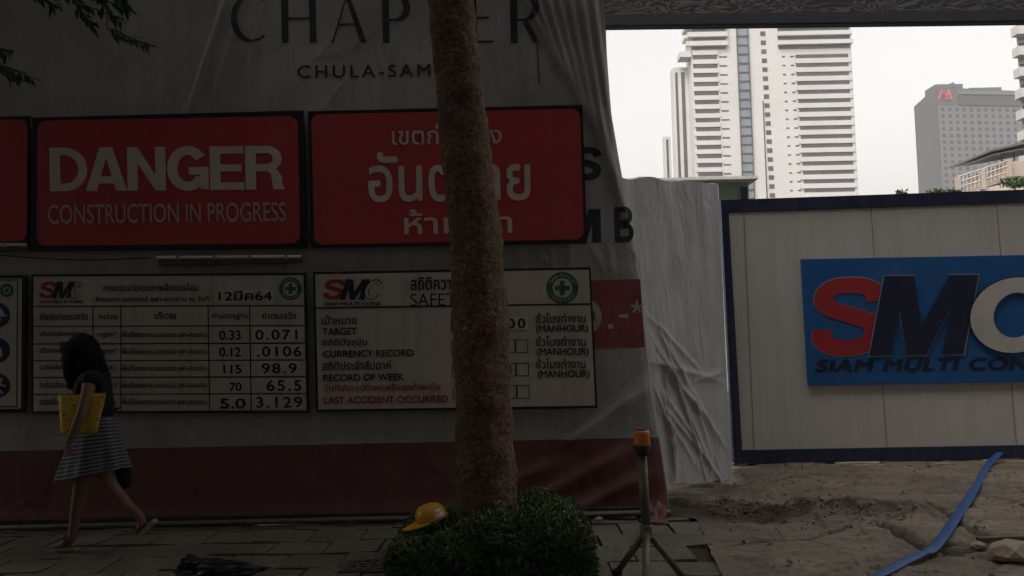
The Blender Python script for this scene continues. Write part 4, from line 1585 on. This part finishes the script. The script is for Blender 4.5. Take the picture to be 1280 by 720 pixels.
def added_shade_tree(loc, h, rad, n, label, lowest):
    loc = Vector(loc)
    t = thing('street_tree', label, 'tree', loc)  # unseen tree, added to cut the light on the street
    m1 = MB()
    m1.tube([loc + Vector((.08 * sin(k * 1.3), .05 * k, h * .5 * k / 6)) for k in range(7)], [.22 - .015 * k for k in range(7)], 12, wob=.08, wf=5)
    obj('trunk', m1, M_bark, t, smooth=True)
    tp_ = loc + Vector((0, .3, h * .5))
    lm, lc = MB(), []
    for k in range(9):
        th = k * 2.4
        e = tp_ + Vector((cos(th) * rad * R.uniform(.35, .8), sin(th) * rad * R.uniform(.35, .8), R.uniform(.2, .45) * h))
        lm.tube([tp_, tp_.lerp(e, .5) + Vector((0, 0, .3)), e], [.13, .08, .03], 7)
        lc.append(((e.x, e.y, max(e.z, lowest)), (rad * .5, rad * .5, h * .13)))
    obj('limb', lm, M_bark, t, smooth=True)
    m1 = MB()
    crown(m1, lc, n, .30, .15)
    obj('crown', m1, M_leaf_tree, t, fix=False)

# trees and blocks added out of view to darken the street by their shade
added_shade_tree((-2.0, 2.6, 0), 10, 4.6, 3600, 'broad tree added out of view near the viewer on the left to shade the pavement', 6.2)
added_shade_tree((4.4, -.2, 0), 10.5, 5.0, 3000, 'broad tree added out of view near the viewer on the right to shade the pavement', 6.4)
added_shade_tree((7.4, 3.4, 0), 10.5, 5.0, 3700, 'unseen tree added beyond the right edge to shade the broken driveway', 6.6)
added_shade_tree((-7.5, 4.0, 0), 10, 5.0, 10000, 'unseen tree added beyond the left edge to shade the dark red sign', 6.4)
added_shade_tree((-12.5, 4.2, 0), 10, 5.0, 6500, 'unseen tree added farther along the kerb beyond the left edge for shade', 6.0)
M_block = mat('block_grey', (.16, .155, .15), (.13, .125, .12), .85, .3)
def block(x0, x1, y0, y1, h, label):
    t = thing('added_shade_block', label, 'building', ((x0 + x1) / 2, (y0 + y1) / 2, -.05))  # unseen occluder added behind the camera to keep sky and sun off the street
    m1 = MB()
    m1.box(x0, x1, y0, y1, -.05, h)
    obj('body', m1, M_block, t)
    m1 = MB()
    z = 3.2
    while z < h - 2:
        m1.box(x0 + 1, x1 - 1, y1 + .01, y1 + .06, z, z + 1.6)
        z += 3.3
    obj('window_bands', m1, M_twin, t)
block(-80, -9, -34, -13, 46, 'unseen tall grey block added to the left behind the viewer to shade the street')
block(-8, 20, -36, -13, 44, 'unseen tall grey block added directly behind the viewer to shade the street')
block(21, 52, -34, -13, 38, 'unseen tall grey block added to the right behind the viewer to shade the street')

# distant greenery above the gate
def small_tree(px, py0, Y, r, n, label):
    p = P(px, py0, Y)
    t = thing('small_tree', label, 'tree', (p.x, Y, -.05), 'trees above the gate')
    m1 = MB()
    m1.tube([(p.x, Y, -.05), (p.x + .1, Y, p.z * .6), (p.x, Y, p.z)], [.12, .08, .03], 8)
    obj('trunk', m1, M_bark, t)
    m1 = MB()
    lc = [((p.x + R.uniform(-1, 1) * r[0] * .6, Y + R.uniform(-1, 1) * r[0], p.z + R.uniform(-.6, .5) * r[1]), (r[0] * .5, r[0] * .5, r[1] * .5)) for _ in range(10)]
    crown(m1, lc, n, .22, .13)
    obj('crown', m1, M_leaf_tree, t, fix=False)
small_tree(1168, 247, 40, (.55, .35), 900, 'bushy green treetop over the gate left of the ramp building')
small_tree(1188, 246, 42, (.6, .35), 900, 'bushy green treetop over the gate touching the ramp building')
small_tree(1125, 243, 38, (.22, .26), 130, 'thin leafy sprig over the gate between tower and hotel')
small_tree(1268, 226, 50, (.7, .45), 500, 'dark green bush growing on the ramp building at right')

# ------------------------------------------------------------------ hedge
hx0, hx1 = P(486, 690, 5.4).x, P(742, 690, 5.4).x
HCX, HCY = (hx0 + hx1) / 2, 5.86
h = thing('hedge', 'low clipped green hedge around the foot of the tree trunk', 'hedge', (HCX, HCY, 0))
hw, hd = (hx1 - hx0) / 2, .56
def htop(x, y):
    b = .335 + .045 * noise.noise(Vector((x * 3.0, y * 3.0, 2))) + .02 * noise.noise(Vector((x * 9, y * 9, 5)))
    u, v = abs(x - HCX) / hw, abs(y - HCY) / hd
    if x > HCX:
        b += .05 * math.exp(-((x - HCX - .3) / .2) ** 2)
    else:
        b -= .085 * max(0, min(1, (HCX - x - .05) / .35))
    e = max(0, (max(u, v) - .72) / .28)
    return b * (1 - .35 * e ** 2)
leaves, stems = MB(), MB()
young, dead = MB(), MB()
for k in range(15000):
    f = R.random()
    if f < .5:
        x, y = HCX + R.uniform(-hw, hw), HCY + R.uniform(-hd, hd)
        z = htop(x, y) - abs(R.gauss(0, .022)) + (.03 * R.random() if R.random() < .12 else 0)
        up = Vector((0, 0, 1))
    elif f < .85:
        x = HCX + R.uniform(-hw, hw)
        y = HCY - hd + abs(R.gauss(0, .03)) + .05 * noise.noise(Vector((x * 4, 0, 3)))
        z = R.uniform(.03, 1) * htop(x, y)
        up = Vector((0, -1, .3))
    else:
        sd_ = R.choice((-1, 1))
        x = HCX + sd_ * (hw - abs(R.gauss(0, .03)) + .04 * noise.noise(Vector((sd_, 3, k * .001))))
        y = HCY + R.uniform(-hd, hd)
        z = R.uniform(.03, 1) * htop(x, y)
        up = Vector((sd_, -.2, .3))
    pk = R.random() + .35 * noise.noise(Vector((x * 4, y * 4, z * 4)))
    tgt = dead if R.random() < .025 else (young if pk > .80 else leaves)
    leaf_card(tgt, Vector((x, y, z)), rv() + up * .5, up + rv() * .9, R.uniform(.018, .046), R.uniform(.010, .022))
for k in range(260):
    x, y = HCX + R.uniform(-hw, hw) * .93, HCY + R.uniform(-hd, hd) * .93
    if abs(x - P(609, 640, TYY).x) < .24 and abs(y - TYY) < .24:
        continue
    stems.tube([(x, y, 0), (x + R.gauss(0, .03), y + R.gauss(0, .03), htop(x, y) * .95)], [.005, .002], 4)
for k in range(26):                        # shoots that have outgrown the last clipping
    x, y = HCX + R.uniform(-hw, hw) * .95, HCY + R.uniform(-hd, hd) * .95
    p = Vector((x, y, htop(x, y) - .02))
    d = (Vector((0, 0, 1)) + rv() * .6).normalized()
    l_ = R.uniform(.04, .11)
    stems.tube([p, p + d * l_], [.0025, .0012], 4)
    for q in range(5):
        leaf_card(young, p + d * l_ * (q + 1) / 5, d * .5 + rv(), rv(), .035, .016)
obj('leaves', leaves, M_leaf, h, fix=False)
obj('young_leaves', young, mat('hedge_young_leaf', (.16, .22, .06), (.09, .15, .04), .5, 9), h, fix=False)
obj('dead_leaves', dead, mat('dead_leaf', (.22, .14, .06), (.14, .08, .035), .8, 9), h, fix=False)
obj('stems', stems, M_twig, h, fix=False)
# a dense inner mass of leaves keeps the hedge from being see-through
inner = MB()
for k in range(5000):
    x, y = HCX + R.uniform(-hw, hw) * .92, HCY + R.uniform(-hd, hd) * .9
    leaf_card(inner, Vector((x, y, R.uniform(.05, .9) * htop(x, y))), rv(), rv(), .07, .045)
obj('inner_leaves', inner, M_leaf, h, fix=False)
mb = MB()
mb.box(HCX - hw, HCX + hw, HCY - hd, HCY + hd, -.04, .012)
kind(obj('soil_ground', mb, M_soil), 'structure')

# hard hat on the hedge
hp = P(539, 647, 5.62)
t = thing('hard_hat', 'yellow hard hat with a white badge resting on the hedge', 'hard hat', hp)
rot = Matrix.Rotation(radians(-14), 3, 'Y') @ Matrix.Rotation(radians(8), 3, 'X')
m1 = MB()
vs, fs = [], []
nA, nB = 32, 12
for j in range(nB + 1):
    ph = j / nB * pi / 2
    for i in range(nA):
        th = 2 * pi * i / nA
        r = cos(ph) ** .75
        rib = .006 * math.exp(-(sin(th) * r / .13) ** 2)
        vs.append(hp + rot @ Vector((.102 * r * cos(th), .088 * r * sin(th), .092 * sin(ph) ** .9 + rib * sin(ph))))
for j in range(nB):
    for i in range(nA):
        a, b = j * nA + i, j * nA + (i + 1) % nA
        fs.append((a, b, b + nA, a + nA))
m1.add(vs, fs)
obj('shell', m1, M_helm, t, smooth=True)
m1 = MB()
vs, fs = [], []
for i in range(nA):
    th = 2 * pi * i / nA
    f = max(0, cos(th - pi))
    for q in range(3):
        e = 1 + (.08 + .85 * f ** 2) * q / 2
        vs.append(hp + rot @ Vector((.103 * e * cos(th), .089 * (1 + (.05 + .1 * f) * q / 2) * sin(th), -.002 - .012 * q * f)))
for i in range(nA):
    for q in range(2):
        a, b = i * 3 + q, ((i + 1) % nA) * 3 + q
        fs.append((a, a + 1, b + 1, b))
m1.add(vs, fs)
m1.add([v + Vector((0, 0, -.005)) for v in vs], [tuple(reversed(f)) for f in fs])
obj('brim', m1, M_helm, t, smooth=True, fix=False)
m1 = MB()
for za, zb, a0, a1 in ((.046, .060, -62, -25), (.012, .036, -68, -22)):
    g_ = []
    for i in range(7):
        th = radians(a0 + (a1 - a0) * i / 6)
        for z_ in (za, zb):
            ph = math.asin(min(1, z_ / .092) ** (1 / .9))
            r = cos(ph) ** .75 + .02
            g_.append(hp + rot @ Vector((.102 * r * cos(th), .088 * r * sin(th), z_)))
    m1.add(g_, [(2 * i, 2 * i + 2, 2 * i + 3, 2 * i + 1) for i in range(6)])
obj('badge', m1, M_sticker, t, smooth=True, fix=False)

# ------------------------------------------------------------------ warning beacon on a tripod
BYY = 5.2
bp_ = lambda x_, y_, d=0: P(x_, y_, BYY + d)
hub = bp_(808, 664)
foot = Vector((hub.x, BYY, 0))
t = thing('warning_beacon', 'amber warning beacon on a grey tripod pole beside the hedge', 'beacon', foot)
top = bp_(802.5, 570)
m1 = MB()
m1.tube([hub, top], [.028, .029], 14)
obj('pole', m1, M_pole, t, smooth=True)
m1 = MB()
m1.lathe(hub - Vector((0, 0, .04)), [(.037, 0), (.040, .01), (.040, .07), (.036, .08)], 14)
obj('collar', m1, M_pole, t)
c = bp_(803, 569)
m1 = MB()
m1.lathe(c, [(.030, 0), (.040, .012), (.040, .03), (.053, .035), (.053, .058), (.046, .062)], 24)
obj('lamp_base', m1, M_rubber, t)
m1 = MB()
m1.lathe(c + Vector((0, 0, .062)), [(.050, 0)] + [(.050 + .0008 * (q % 2), .004 + q * .0085) for q in range(9)] + [(.047, .082), (.040, .088)], 24)
obj('lamp_lens', m1, M_amber, t)
m1 = MB()
m1.lathe(c + Vector((0, 0, .150)), [(.040, 0), (.040, .006), (.03, .009)], 24)
obj('lamp_cap', m1, M_rubber, t)
for fx, fd in ((855, .05), (806, -.42), (772, .22)):
    e = bp_(fx, 720, fd)
    e.z = .012
    m1 = MB()
    m1.tube([hub, e], [.021, .020], 10)
    lg = obj('leg', m1, M_pole, t, smooth=True)
    m1 = MB()
    m1.lathe(Vector((e.x, e.y, -.008)), [(.03, 0), (.032, .03), (.027, .04)], 10)
    WL[lg.name] = WL[t.name]
    obj('rubber_foot', m1, M_rubber, lg)

# ------------------------------------------------------------------ blue lay-flat hose
run = [(1250, 566, .10, 9.64), (1236, 580, .06, None), (1222, 605, .05, None), (1205, 632, .055, None), (1186, 660, .05, None), (1172, 680, .05, None), (1163, 688, .045, None), (1150, 693, .03, None), (1130, 702, .03, None), (1110, 713, .03, None), (1085, 726, .03, None), (1050, 745, .03, None)]
cen = []
for a, b, z_, yy in run:
    cen.append(P(a, b, yy) if yy else G(a, b, z_ if z_ else .03))
cen = [Vector(smooth) for smooth in cen]
fine = []
for i in range(len(cen) - 1):
    p0, p1, p2, p3 = cen[max(i - 1, 0)], cen[i], cen[i + 1], cen[min(i + 2, len(cen) - 1)]
    for k in range(5):
        t_ = k / 5
        fine.append(.5 * (2 * p1 + (p2 - p0) * t_ + (2 * p0 - 5 * p1 + 4 * p2 - p3) * t_ * t_ + (3 * p1 - p0 - 3 * p2 + p3) * t_ ** 3))
m1 = MB()
vs, fs = [], []
nf = len(fine)
for i, p in enumerate(fine):
    tg2 = (fine[min(i + 1, nf - 1)] - fine[max(i - 1, 0)])
    tg2.z = 0
    tg2.normalize()
    s = Vector((tg2.y, -tg2.x, 0))
    u = i / (nf - 1)
    hw_ = .038 + .006 * noise.noise(Vector((u * 9, 0, 0)))
    tw2 = .5 * noise.noise(Vector((u * 6, 2, 0)))
    if .48 < u < .62:
        tw2 += .8 * math.exp(-((u - .55) / .035) ** 2)
    for k in range(10):
        th = 2 * pi * k / 10
        q = s * cos(th) * hw_ + Vector((0, 0, 1)) * sin(th) * .011
        q = s * (q.dot(s) * cos(tw2)) + Vector((0, 0, q.z + q.dot(s) * sin(tw2) * .5))
        vs.append(p + q)
for i in range(nf - 1):
    for k in range(10):
        a, b = i * 10 + k, i * 10 + (k + 1) % 10
        fs.append((a, b, b + 10, a + 10))
m1.add(vs, fs)
tag(obj('flat_hose', m1, M_hose, smooth=True), 'flat blue hose trailing from under the gate across the broken concrete', 'hose')

# ------------------------------------------------------------------ pavement oddments
c = G(466, 707)
t = thing('drain_cover', 'dark slotted drain cover set in the paving left of the hedge', 'drain cover', (c.x, c.y, 0))
m1 = MB()
m1.box(c.x - .2, c.x + .2, c.y - .17, c.y + .17, -.03, .006)
obj('plate', m1, mat('cast_iron', (.10, .085, .07), None, .7, 12, .3, 60), t, bevel=.004)
m1 = MB()
for i in range(5):
    for j in range(4):
        xx, yy = c.x - .14 + i * .07 + (j % 2) * .02, c.y - .11 + j * .07
        m1.box(xx - .022, xx + .022, yy - .011, yy + .011, .004, .0085)
obj('slots', m1, M_black, t)
# crumpled black bag at the frame's foot
c = G(262, 722)
m1 = MB()
bm = bmesh.new()
bmesh.ops.create_icosphere(bm, subdivisions=4, radius=1)
vs = []
for v in bm.verts:
    p = v.co.copy()
    q = 1 + .35 * fbm(p.x * 1.6, p.y * 1.6, p.z * 1.6 + 4, 5) - .2 * abs(noise.noise(p * 3.5))
    k2 = .30 if p.x > 0 else .24
    z_ = .075 * (p.z * q + .55)
    if -.85 < p.x < -.45 and p.z > 0:
        z_ += .05 * p.z
    vs.append(Vector((c.x + p.x * q * k2, c.y + p.y * q * .13, max(-.004, z_))))
m1.add(vs, [tuple(x_.index for x_ in f.verts) for f in bm.faces])
bm.free()
tag(obj('plastic_bag', m1, mat('bin_liner', (.012, .012, .013), None, .35, 10), smooth=False), 'crumpled black plastic bag on the paving at the bottom edge', 'bag')
# small litter
for px, py, s, lab in ((305, 648, .03, 'small scrap of white litter by the hoarding foot right of the walking woman'), (852, 650, .035, 'little broken grey brick piece between hedge and torn cloth')):
    m1 = MB()
    p = G(px if px < 700 else 748, py)
    chunk(m1, (p.x, p.y, .012), s, .4, px)
    tag(obj('litter', m1, M_conc), lab, 'litter')

# ------------------------------------------------------------------ the walking woman
WYY = 6.3
J = lambda x_, y_, d=0.0: P(x_, y_, WYY + d)
def skin_mesh(nodes, edges, root=0, sub=2):
    """nodes: list of (point, radius); grows one continuous surface"""
    me = bpy.data.meshes.new('sk')
    me.from_pydata([n_[0] for n_ in nodes], edges, [])
    o = bpy.data.objects.new('sk', me)
    sc.collection.objects.link(o)
    md = o.modifiers.new('s', 'SKIN')
    md.use_smooth_shade = True
    sv = me.skin_vertices[0].data
    for i, n_ in enumerate(nodes):
        r = n_[1]
        sv[i].radius = (r, r) if not isinstance(r, tuple) else r
        sv[i].use_root = (i == root)
    ss = o.modifiers.new('u', 'SUBSURF')
    ss.levels = ss.render_levels = sub
    dg = bpy.context.evaluated_depsgraph_get()
    m2 = bpy.data.meshes.new_from_object(o.evaluated_get(dg))
    out = ([v.co.copy() for v in m2.vertices], [tuple(p.vertices) for p in m2.polygons])
    bpy.data.objects.remove(o)
    bpy.data.meshes.remove(m2)
    return out
ppl = thing('person', 'woman walking left in a black top and striped skirt, head bowed, arm over a bag', 'person', (J(115, 680).x, WYY, 0))
nd = [(J(118, 545), .125), (J(118, 522), .105), (J(117, 497), .115), (J(113, 476), .095), (J(107, 463), .048), (J(102, 453), .062), (J(98, 442), .088), (J(97, 432), .075)]
ed = [(0, 1), (1, 2), (2, 3), (3, 4), (4, 5), (5, 6), (6, 7)]
def chain(start, pts):
    prev = start
    for p in pts:
        nd.append(p)
        ed.append((prev, len(nd) - 1))
        prev = len(nd) - 1
    return prev
chain(3, [(J(113, 474, -.14), .055), (J(108, 497, -.225), .044), (J(101, 520, -.265), .038), (J(94, 535, -.265), .034), (J(88, 549, -.25), .024), (J(86, 556, -.25), .028)])
chain(3, [(J(114, 474, .14), .055), (J(122, 498, .18), .044), (J(130, 520, .19), .038), (J(137, 540, .20), .033), (J(144, 557, .20), .024), (J(147, 563, .20), .028)])
# far leg leads, flat on the slab; near leg trails with the heel up
chain(0, [(J(111, 560, .085), .088), (J(106, 583, .085), .078), (J(101, 606, .085), .058), (J(98, 625, .085), .053), (J(94, 645, .085), .042), (J(91, 667, .085), .034), (J(89, 676, .085), .036), (J(80, 680.5, .085), .032), (J(73, 682, .085), .026), (J(69, 683, .085), .016)])
chain(0, [(J(120, 560, -.085), .088), (J(128, 583, -.085), .078), (J(136, 605, -.085), .058), (J(150, 622, -.085), .053), (J(164, 637, -.085), .042), (J(176, 646, -.085), .032), (J(178, 655, -.085), .034), (J(171, 667, -.085), .024)])
v_, f_ = skin_mesh(nd, ed)
body = MB()
body.add(v_, f_)
# face: nose, brow, chin and ears on the bowed head, eyes below
def blob(mb, c, r, seg=10):
    bm = bmesh.new()
    bmesh.ops.create_uvsphere(bm, u_segments=seg, v_segments=seg, radius=1)
    mb.add([Vector(c) + Vector((v.co.x * r[0], v.co.y * r[1], v.co.z * r[2])) for v in bm.verts], [tuple(q.index for q in f.verts) for f in bm.faces])
    bm.free()
blob(body, J(81, 447), (.018, .014, .018))
blob(body, J(85, 456), (.02, .03, .014))
blob(body, J(90, 462), (.03, .035, .02))
blob(body, J(101, 446, -.085), (.018, .012, .03))
blob(body, J(101, 446, .085), (.018, .012, .03))
# fingers, unequal and slightly curled
for sx, sy, dd in ((86, 556, -.25), (147, 563, .20)):
    b = J(sx, sy, dd)
    for q, ln in enumerate((.062, .072, .068, .052)):
        base = b + Vector((-.012 + .004 * q, -.027 + .018 * q, -.015))
        fn = [(b + Vector((0, -.02 + .013 * q, 0)), .010), (base, .0095), (base + Vector((.004, 0, -ln * .5)), .0085), (base + Vector((.016, 0, -ln * .95)), .007)]
        a1, b1 = skin_mesh(fn, [(0, 1), (1, 2), (2, 3)], sub=1)
        body.add(a1, b1)
    fn = [(b + Vector((-.01, 0, .01)), .011), (b + Vector((-.032, .012 * (1 if dd < 0 else -1), -.012)), .0095), (b + Vector((-.036, .016 * (1 if dd < 0 else -1), -.042)), .008)]
    a1, b1 = skin_mesh(fn, [(0, 1), (1, 2)], sub=1)
    body.add(a1, b1)
obj('body', body, M_skin, ppl, smooth=True, fix=False)
m1 = MB()
blob(m1, J(83.5, 443, -.034), (.008, .012, .007))
blob(m1, J(83.5, 443, .034), (.008, .012, .007))
obj('eyes', m1, M_black, ppl, smooth=True)
# hair: long, falling forward over the bowed face
hm = MB()
def lock(pts_, seg=22, fl=1.0):
    hm.tube([J(a_, b_, d_) for a_, b_, d_, _r in pts_], [r_ for *_q, r_ in pts_], seg)
lock([(93, 420.5, 0, .02), (95, 423, 0, .07), (98, 428, 0, .105), (101, 436, 0, .122), (105, 447, 0, .126), (110, 459, 0, .118), (115, 471, 0, .105), (119, 482, 0, .085), (122, 490, 0, .055), (124, 496, 0, .015)])
lock([(92, 428, -.05, .03), (89, 438, -.065, .055), (87, 450, -.08, .056), (87, 462, -.09, .048), (88, 473, -.095, .038), (91, 483, -.10, .022), (93, 488, -.10, .006)], 14)
lock([(92, 428, .05, .03), (89, 438, .065, .055), (87, 450, .08, .056), (88, 462, .09, .046), (90, 472, .09, .03), (92, 478, .09, .008)], 14)
v_ = [p + Vector((1, 0, 0)) * .012 * noise.noise(Vector((p.x * 30, p.y * 30, p.z * 8))) + Vector((0, 1, 0)) * .012 * noise.noise(Vector((p.x * 26 + 5, p.y * 26, p.z * 8))) for p in hm.v]
f_ = list(hm.f)
sm = MB()
for q in range(170):
    th = R.uniform(0, 2 * pi)
    run = []
    for a_, b_, r_ in ((97, 428, .108), (101, 437, .128), (105, 448, .131), (110, 460, .124), (115, 472, .112), (119, 484, .093), (123, 494, .07), (126, 503, .05)):
        p = J(a_, b_, 0) + Vector((cos(th + .05 * noise.noise(Vector((q, b_ * .05, 0)))) * r_, sin(th) * r_, 0))
        run.append(p + rv() * .006)
    run = run[:R.choice((6, 7, 8, 8))]
    sm.tube(run, [.006] * (len(run) - 1) + [.001], 5)
for q in range(46):
    sd_ = R.choice((-1, 1))
    run = [J(a_ + R.uniform(-2, 2), b_, sd_ * (d_ + R.uniform(-.02, .02))) + rv() * .012 for a_, b_, d_ in ((95, 426, .045), (86, 442, .072), (82, 459, .085), (84, 472, .09), (88, 486, .095))]
    sm.tube(run, [.006, .006, .006, .005, .001], 5)
k_ = len(v_)
v_ = v_ + sm.v
f_ = f_ + [tuple(i + k_ for i in f) for f in sm.f]
obj('hair', (v_, f_), M_hair, ppl, smooth=True, fix=False)
tn = [(J(119, 530), (.155, .125)), (J(119, 512), (.150, .13)), (J(118, 494), (.155, .14)), (J(115, 477), (.135, .125)), (J(110, 467), .085), (J(114, 475, -.15), .072), (J(111, 484, -.19), .060), (J(113, 475, .13), .06), (J(114, 483, .15), .05)]
v_, f_ = skin_mesh(tn, [(0, 1), (1, 2), (2, 3), (3, 4), (3, 5), (5, 6), (3, 7), (7, 8)], root=2)
obj('top', (v_, f_), M_top, ppl, smooth=True, fix=False)

def skirt_mat():
    m = bpy.data.materials.new('striped_skirt')
    m.use_nodes = True
    n, l = m.node_tree.nodes, m.node_tree.links
    b = n['Principled BSDF']
    b.inputs['Roughness'].default_value = .85
    tc = n.new('ShaderNodeTexCoord')
    uv = n.new('ShaderNodeSeparateXYZ')
    l.new(tc.outputs['UV'], uv.inputs[0])
    mu = n.new('ShaderNodeMath'); mu.operation = 'MULTIPLY'; mu.inputs[1].default_value = 15
    l.new(uv.outputs['Y'], mu.inputs[0])
    fr = n.new('ShaderNodeMath'); fr.operation = 'FRACT'
    l.new(mu.outputs[0], fr.inputs[0])
    r = n.new('ShaderNodeValToRGB')
    r.color_ramp.elements[0].position, r.color_ramp.elements[0].color = .52, (.035, .04, .048, 1)
    r.color_ramp.elements[1].position, r.color_ramp.elements[1].color = .62, (.17, .18, .195, 1)
    l.new(fr.outputs[0], r.inputs['Fac'])
    l.new(r.outputs[0], b.inputs['Base Color'])
    return m
NSK, NR_ = 84, 22
vs, fs, uvs = [], [], []
for j in range(NR_ + 1):
    t_ = j / NR_
    cx, cy_ = 119 - 3 * t_, 520 + 72 * t_
    hwp = 21 + 26 * t_ ** .85
    dep = .125 + .115 * t_
    for i in range(NSK):
        th = 2 * pi * i / NSK
        pl = 1 + t_ * (.05 * cos(13 * th + .6 * sin(3 * th)) + .03 * cos(7 * th + 1))
        xx = cx + hwp * pl * cos(th)
        yy = cy_ + t_ * (-9 * cos(th)) 
        vs.append(J(xx, yy, dep * pl * sin(th)))
for j in range(NR_):
    for i in range(NSK):
        a, b = j * NSK + i, j * NSK + (i + 1) % NSK
        fs.append((a, b, b + NSK, a + NSK))
        uvs += [(i / NSK, j / NR_), ((i + 1) / NSK, j / NR_), ((i + 1) / NSK, (j + 1) / NR_), (i / NSK, (j + 1) / NR_)]
sk = obj('skirt', (vs, fs), skirt_mat(), ppl, smooth=True, fix=False)
ul = sk.data.uv_layers.new(name='uv')
for k, u in enumerate(uvs):
    ul.data[k].uv = u
for nm, pts, dd, back in (('sandal', [(70, 680), (80, 681), (97, 681), (98, 678.5), (80, 679)], .085, 0), ('sandal', [(167, 671), (172, 668), (189, 650), (193, 653), (188, 658), (174, 671)], -.085, 1)):
    m1 = MB()
    if not back:
        a = J(71, 680, dd); b_ = J(97, 680, dd)
        gz = 0.0
        m1.prism([Vector((a.x, WYY + dd - .04, .0)), Vector((b_.x, WYY + dd - .032, .0)), Vector((b_.x, WYY + dd + .032, .0)), Vector((a.x, WYY + dd + .04, .0))], (0, 0, .018))
    else:
        m1.prism([J(x_, y_, dd - .038) for x_, y_ in pts], (0, .076, 0))
    so_ = obj(nm, m1, mat('sandal_tan', (.42, .33, .24), None, .6, 10), ppl, bevel=.004)
    WL[so_.name] = WL[ppl.name]
    m1 = MB()
    if not back:
        m1.tube([J(80, 680, dd - .042), J(81, 671, dd - .02), J(81, 669, dd), J(81, 671, dd + .02), J(80, 680, dd + .042)], .008, 6)
    else:
        m1.tube([J(172, 668, dd - .042), J(168, 660, dd - .02), J(167, 659, dd), J(168, 660, dd + .02), J(172, 668, dd + .042)], .008, 6)
    obj('strap', m1, mat('strap_brown', (.16, .10, .07), None, .6, 10), so_, smooth=True)

def bag_mat():
    m = bpy.data.materials.new('yellow_print')
    m.use_nodes = True
    n, l = m.node_tree.nodes, m.node_tree.links
    b = n['Principled BSDF']
    b.inputs['Roughness'].default_value = .55
    tc = n.new('ShaderNodeTexCoord')
    vo = n.new('ShaderNodeTexVoronoi'); vo.inputs['Scale'].default_value = 30
    l.new(tc.outputs['Object'], vo.inputs['Vector'])
    r = n.new('ShaderNodeValToRGB')
    e = r.color_ramp.elements
    e[0].position, e[0].color = .26, (.34, .14, .02, 1)
    e[1].position, e[1].color = .32, (.66, .42, .03, 1)
    l.new(vo.outputs['Distance'], r.inputs['Fac'])
    l.new(r.outputs[0], b.inputs['Base Color'])
    return m
bg = thing('handbag', 'yellow patterned flat bag clutched under the walking woman\'s arm', 'bag', J(100, 545, -.2))
vs, fs = [], []
C4 = [J(73, 494, -.205), J(133, 491, -.205), J(121, 541, -.205), J(77, 545, -.205)]
for s in (0, 1):
    for j in range(13):
        for i in range(13):
            u, v = i / 12, j / 12
            p = C4[0].lerp(C4[1], u).lerp(C4[3].lerp(C4[2], u), v)
            th = .016 * (16 * u * (1 - u) * v * (1 - v)) ** .4 + .003
            vs.append(p + Vector((0, (-th if s == 0 else th) + .006 * noise.noise(p * 12), .006 * noise.noise(Vector((u * 5, 0, 0))))))
for s in (0, 1):
    for j in range(12):
        for i in range(12):
            a = s * 169 + j * 13 + i
            fs.append((a, a + 1, a + 14, a + 13) if s == 0 else (a, a + 13, a + 14, a + 1))
rim = [i for i in range(13)] + [j * 13 + 12 for j in range(1, 13)] + [12 * 13 + i for i in range(11, -1, -1)] + [j * 13 for j in range(11, 0, -1)]
for k in range(len(rim)):
    a, b = rim[k], rim[(k + 1) % len(rim)]
    fs.append((a, b, b + 169, a + 169))
obj('pouch', (vs, fs), bag_mat(), bg, smooth=True)
m1 = MB()
m1.tube([J(76, 495, -.205), J(104, 493.5, -.205), J(131, 492, -.205)], .006, 6)
obj('zip_edge', m1, mat('zip_brown', (.30, .19, .03), None, .6, 8), bg)
# small black bag in the far hand
t = thing('shoulder_bag', 'small black bag hanging behind the woman\'s striped skirt', 'bag', J(152, 610, .2))
m1 = MB()
bm = bmesh.new()
bmesh.ops.create_uvsphere(bm, u_segments=20, v_segments=14, radius=1)
c = J(151, 592, .2)
vs = []
for v in bm.verts:
    p = v.co
    sgx = math.copysign(abs(p.x) ** .6, p.x); sgz = math.copysign(abs(p.z) ** .6, p.z)
    vs.append(c + Vector((sgx * (.075 + .02 * -p.z), p.y * .05, sgz * .115 + .008 * noise.noise(p * 3))))
m1.add(vs, [tuple(q.index for q in f.verts) for f in bm.faces])
bm.free()
obj('pouch', m1, M_top, t, smooth=True)
m1 = MB()
m1.tube([J(145, 574, .2), J(146, 566, .2), J(148, 564, .2), J(154, 567, .2), J(156, 575, .2)], .007, 6)
obj('strap', m1, M_top, t, smooth=True)
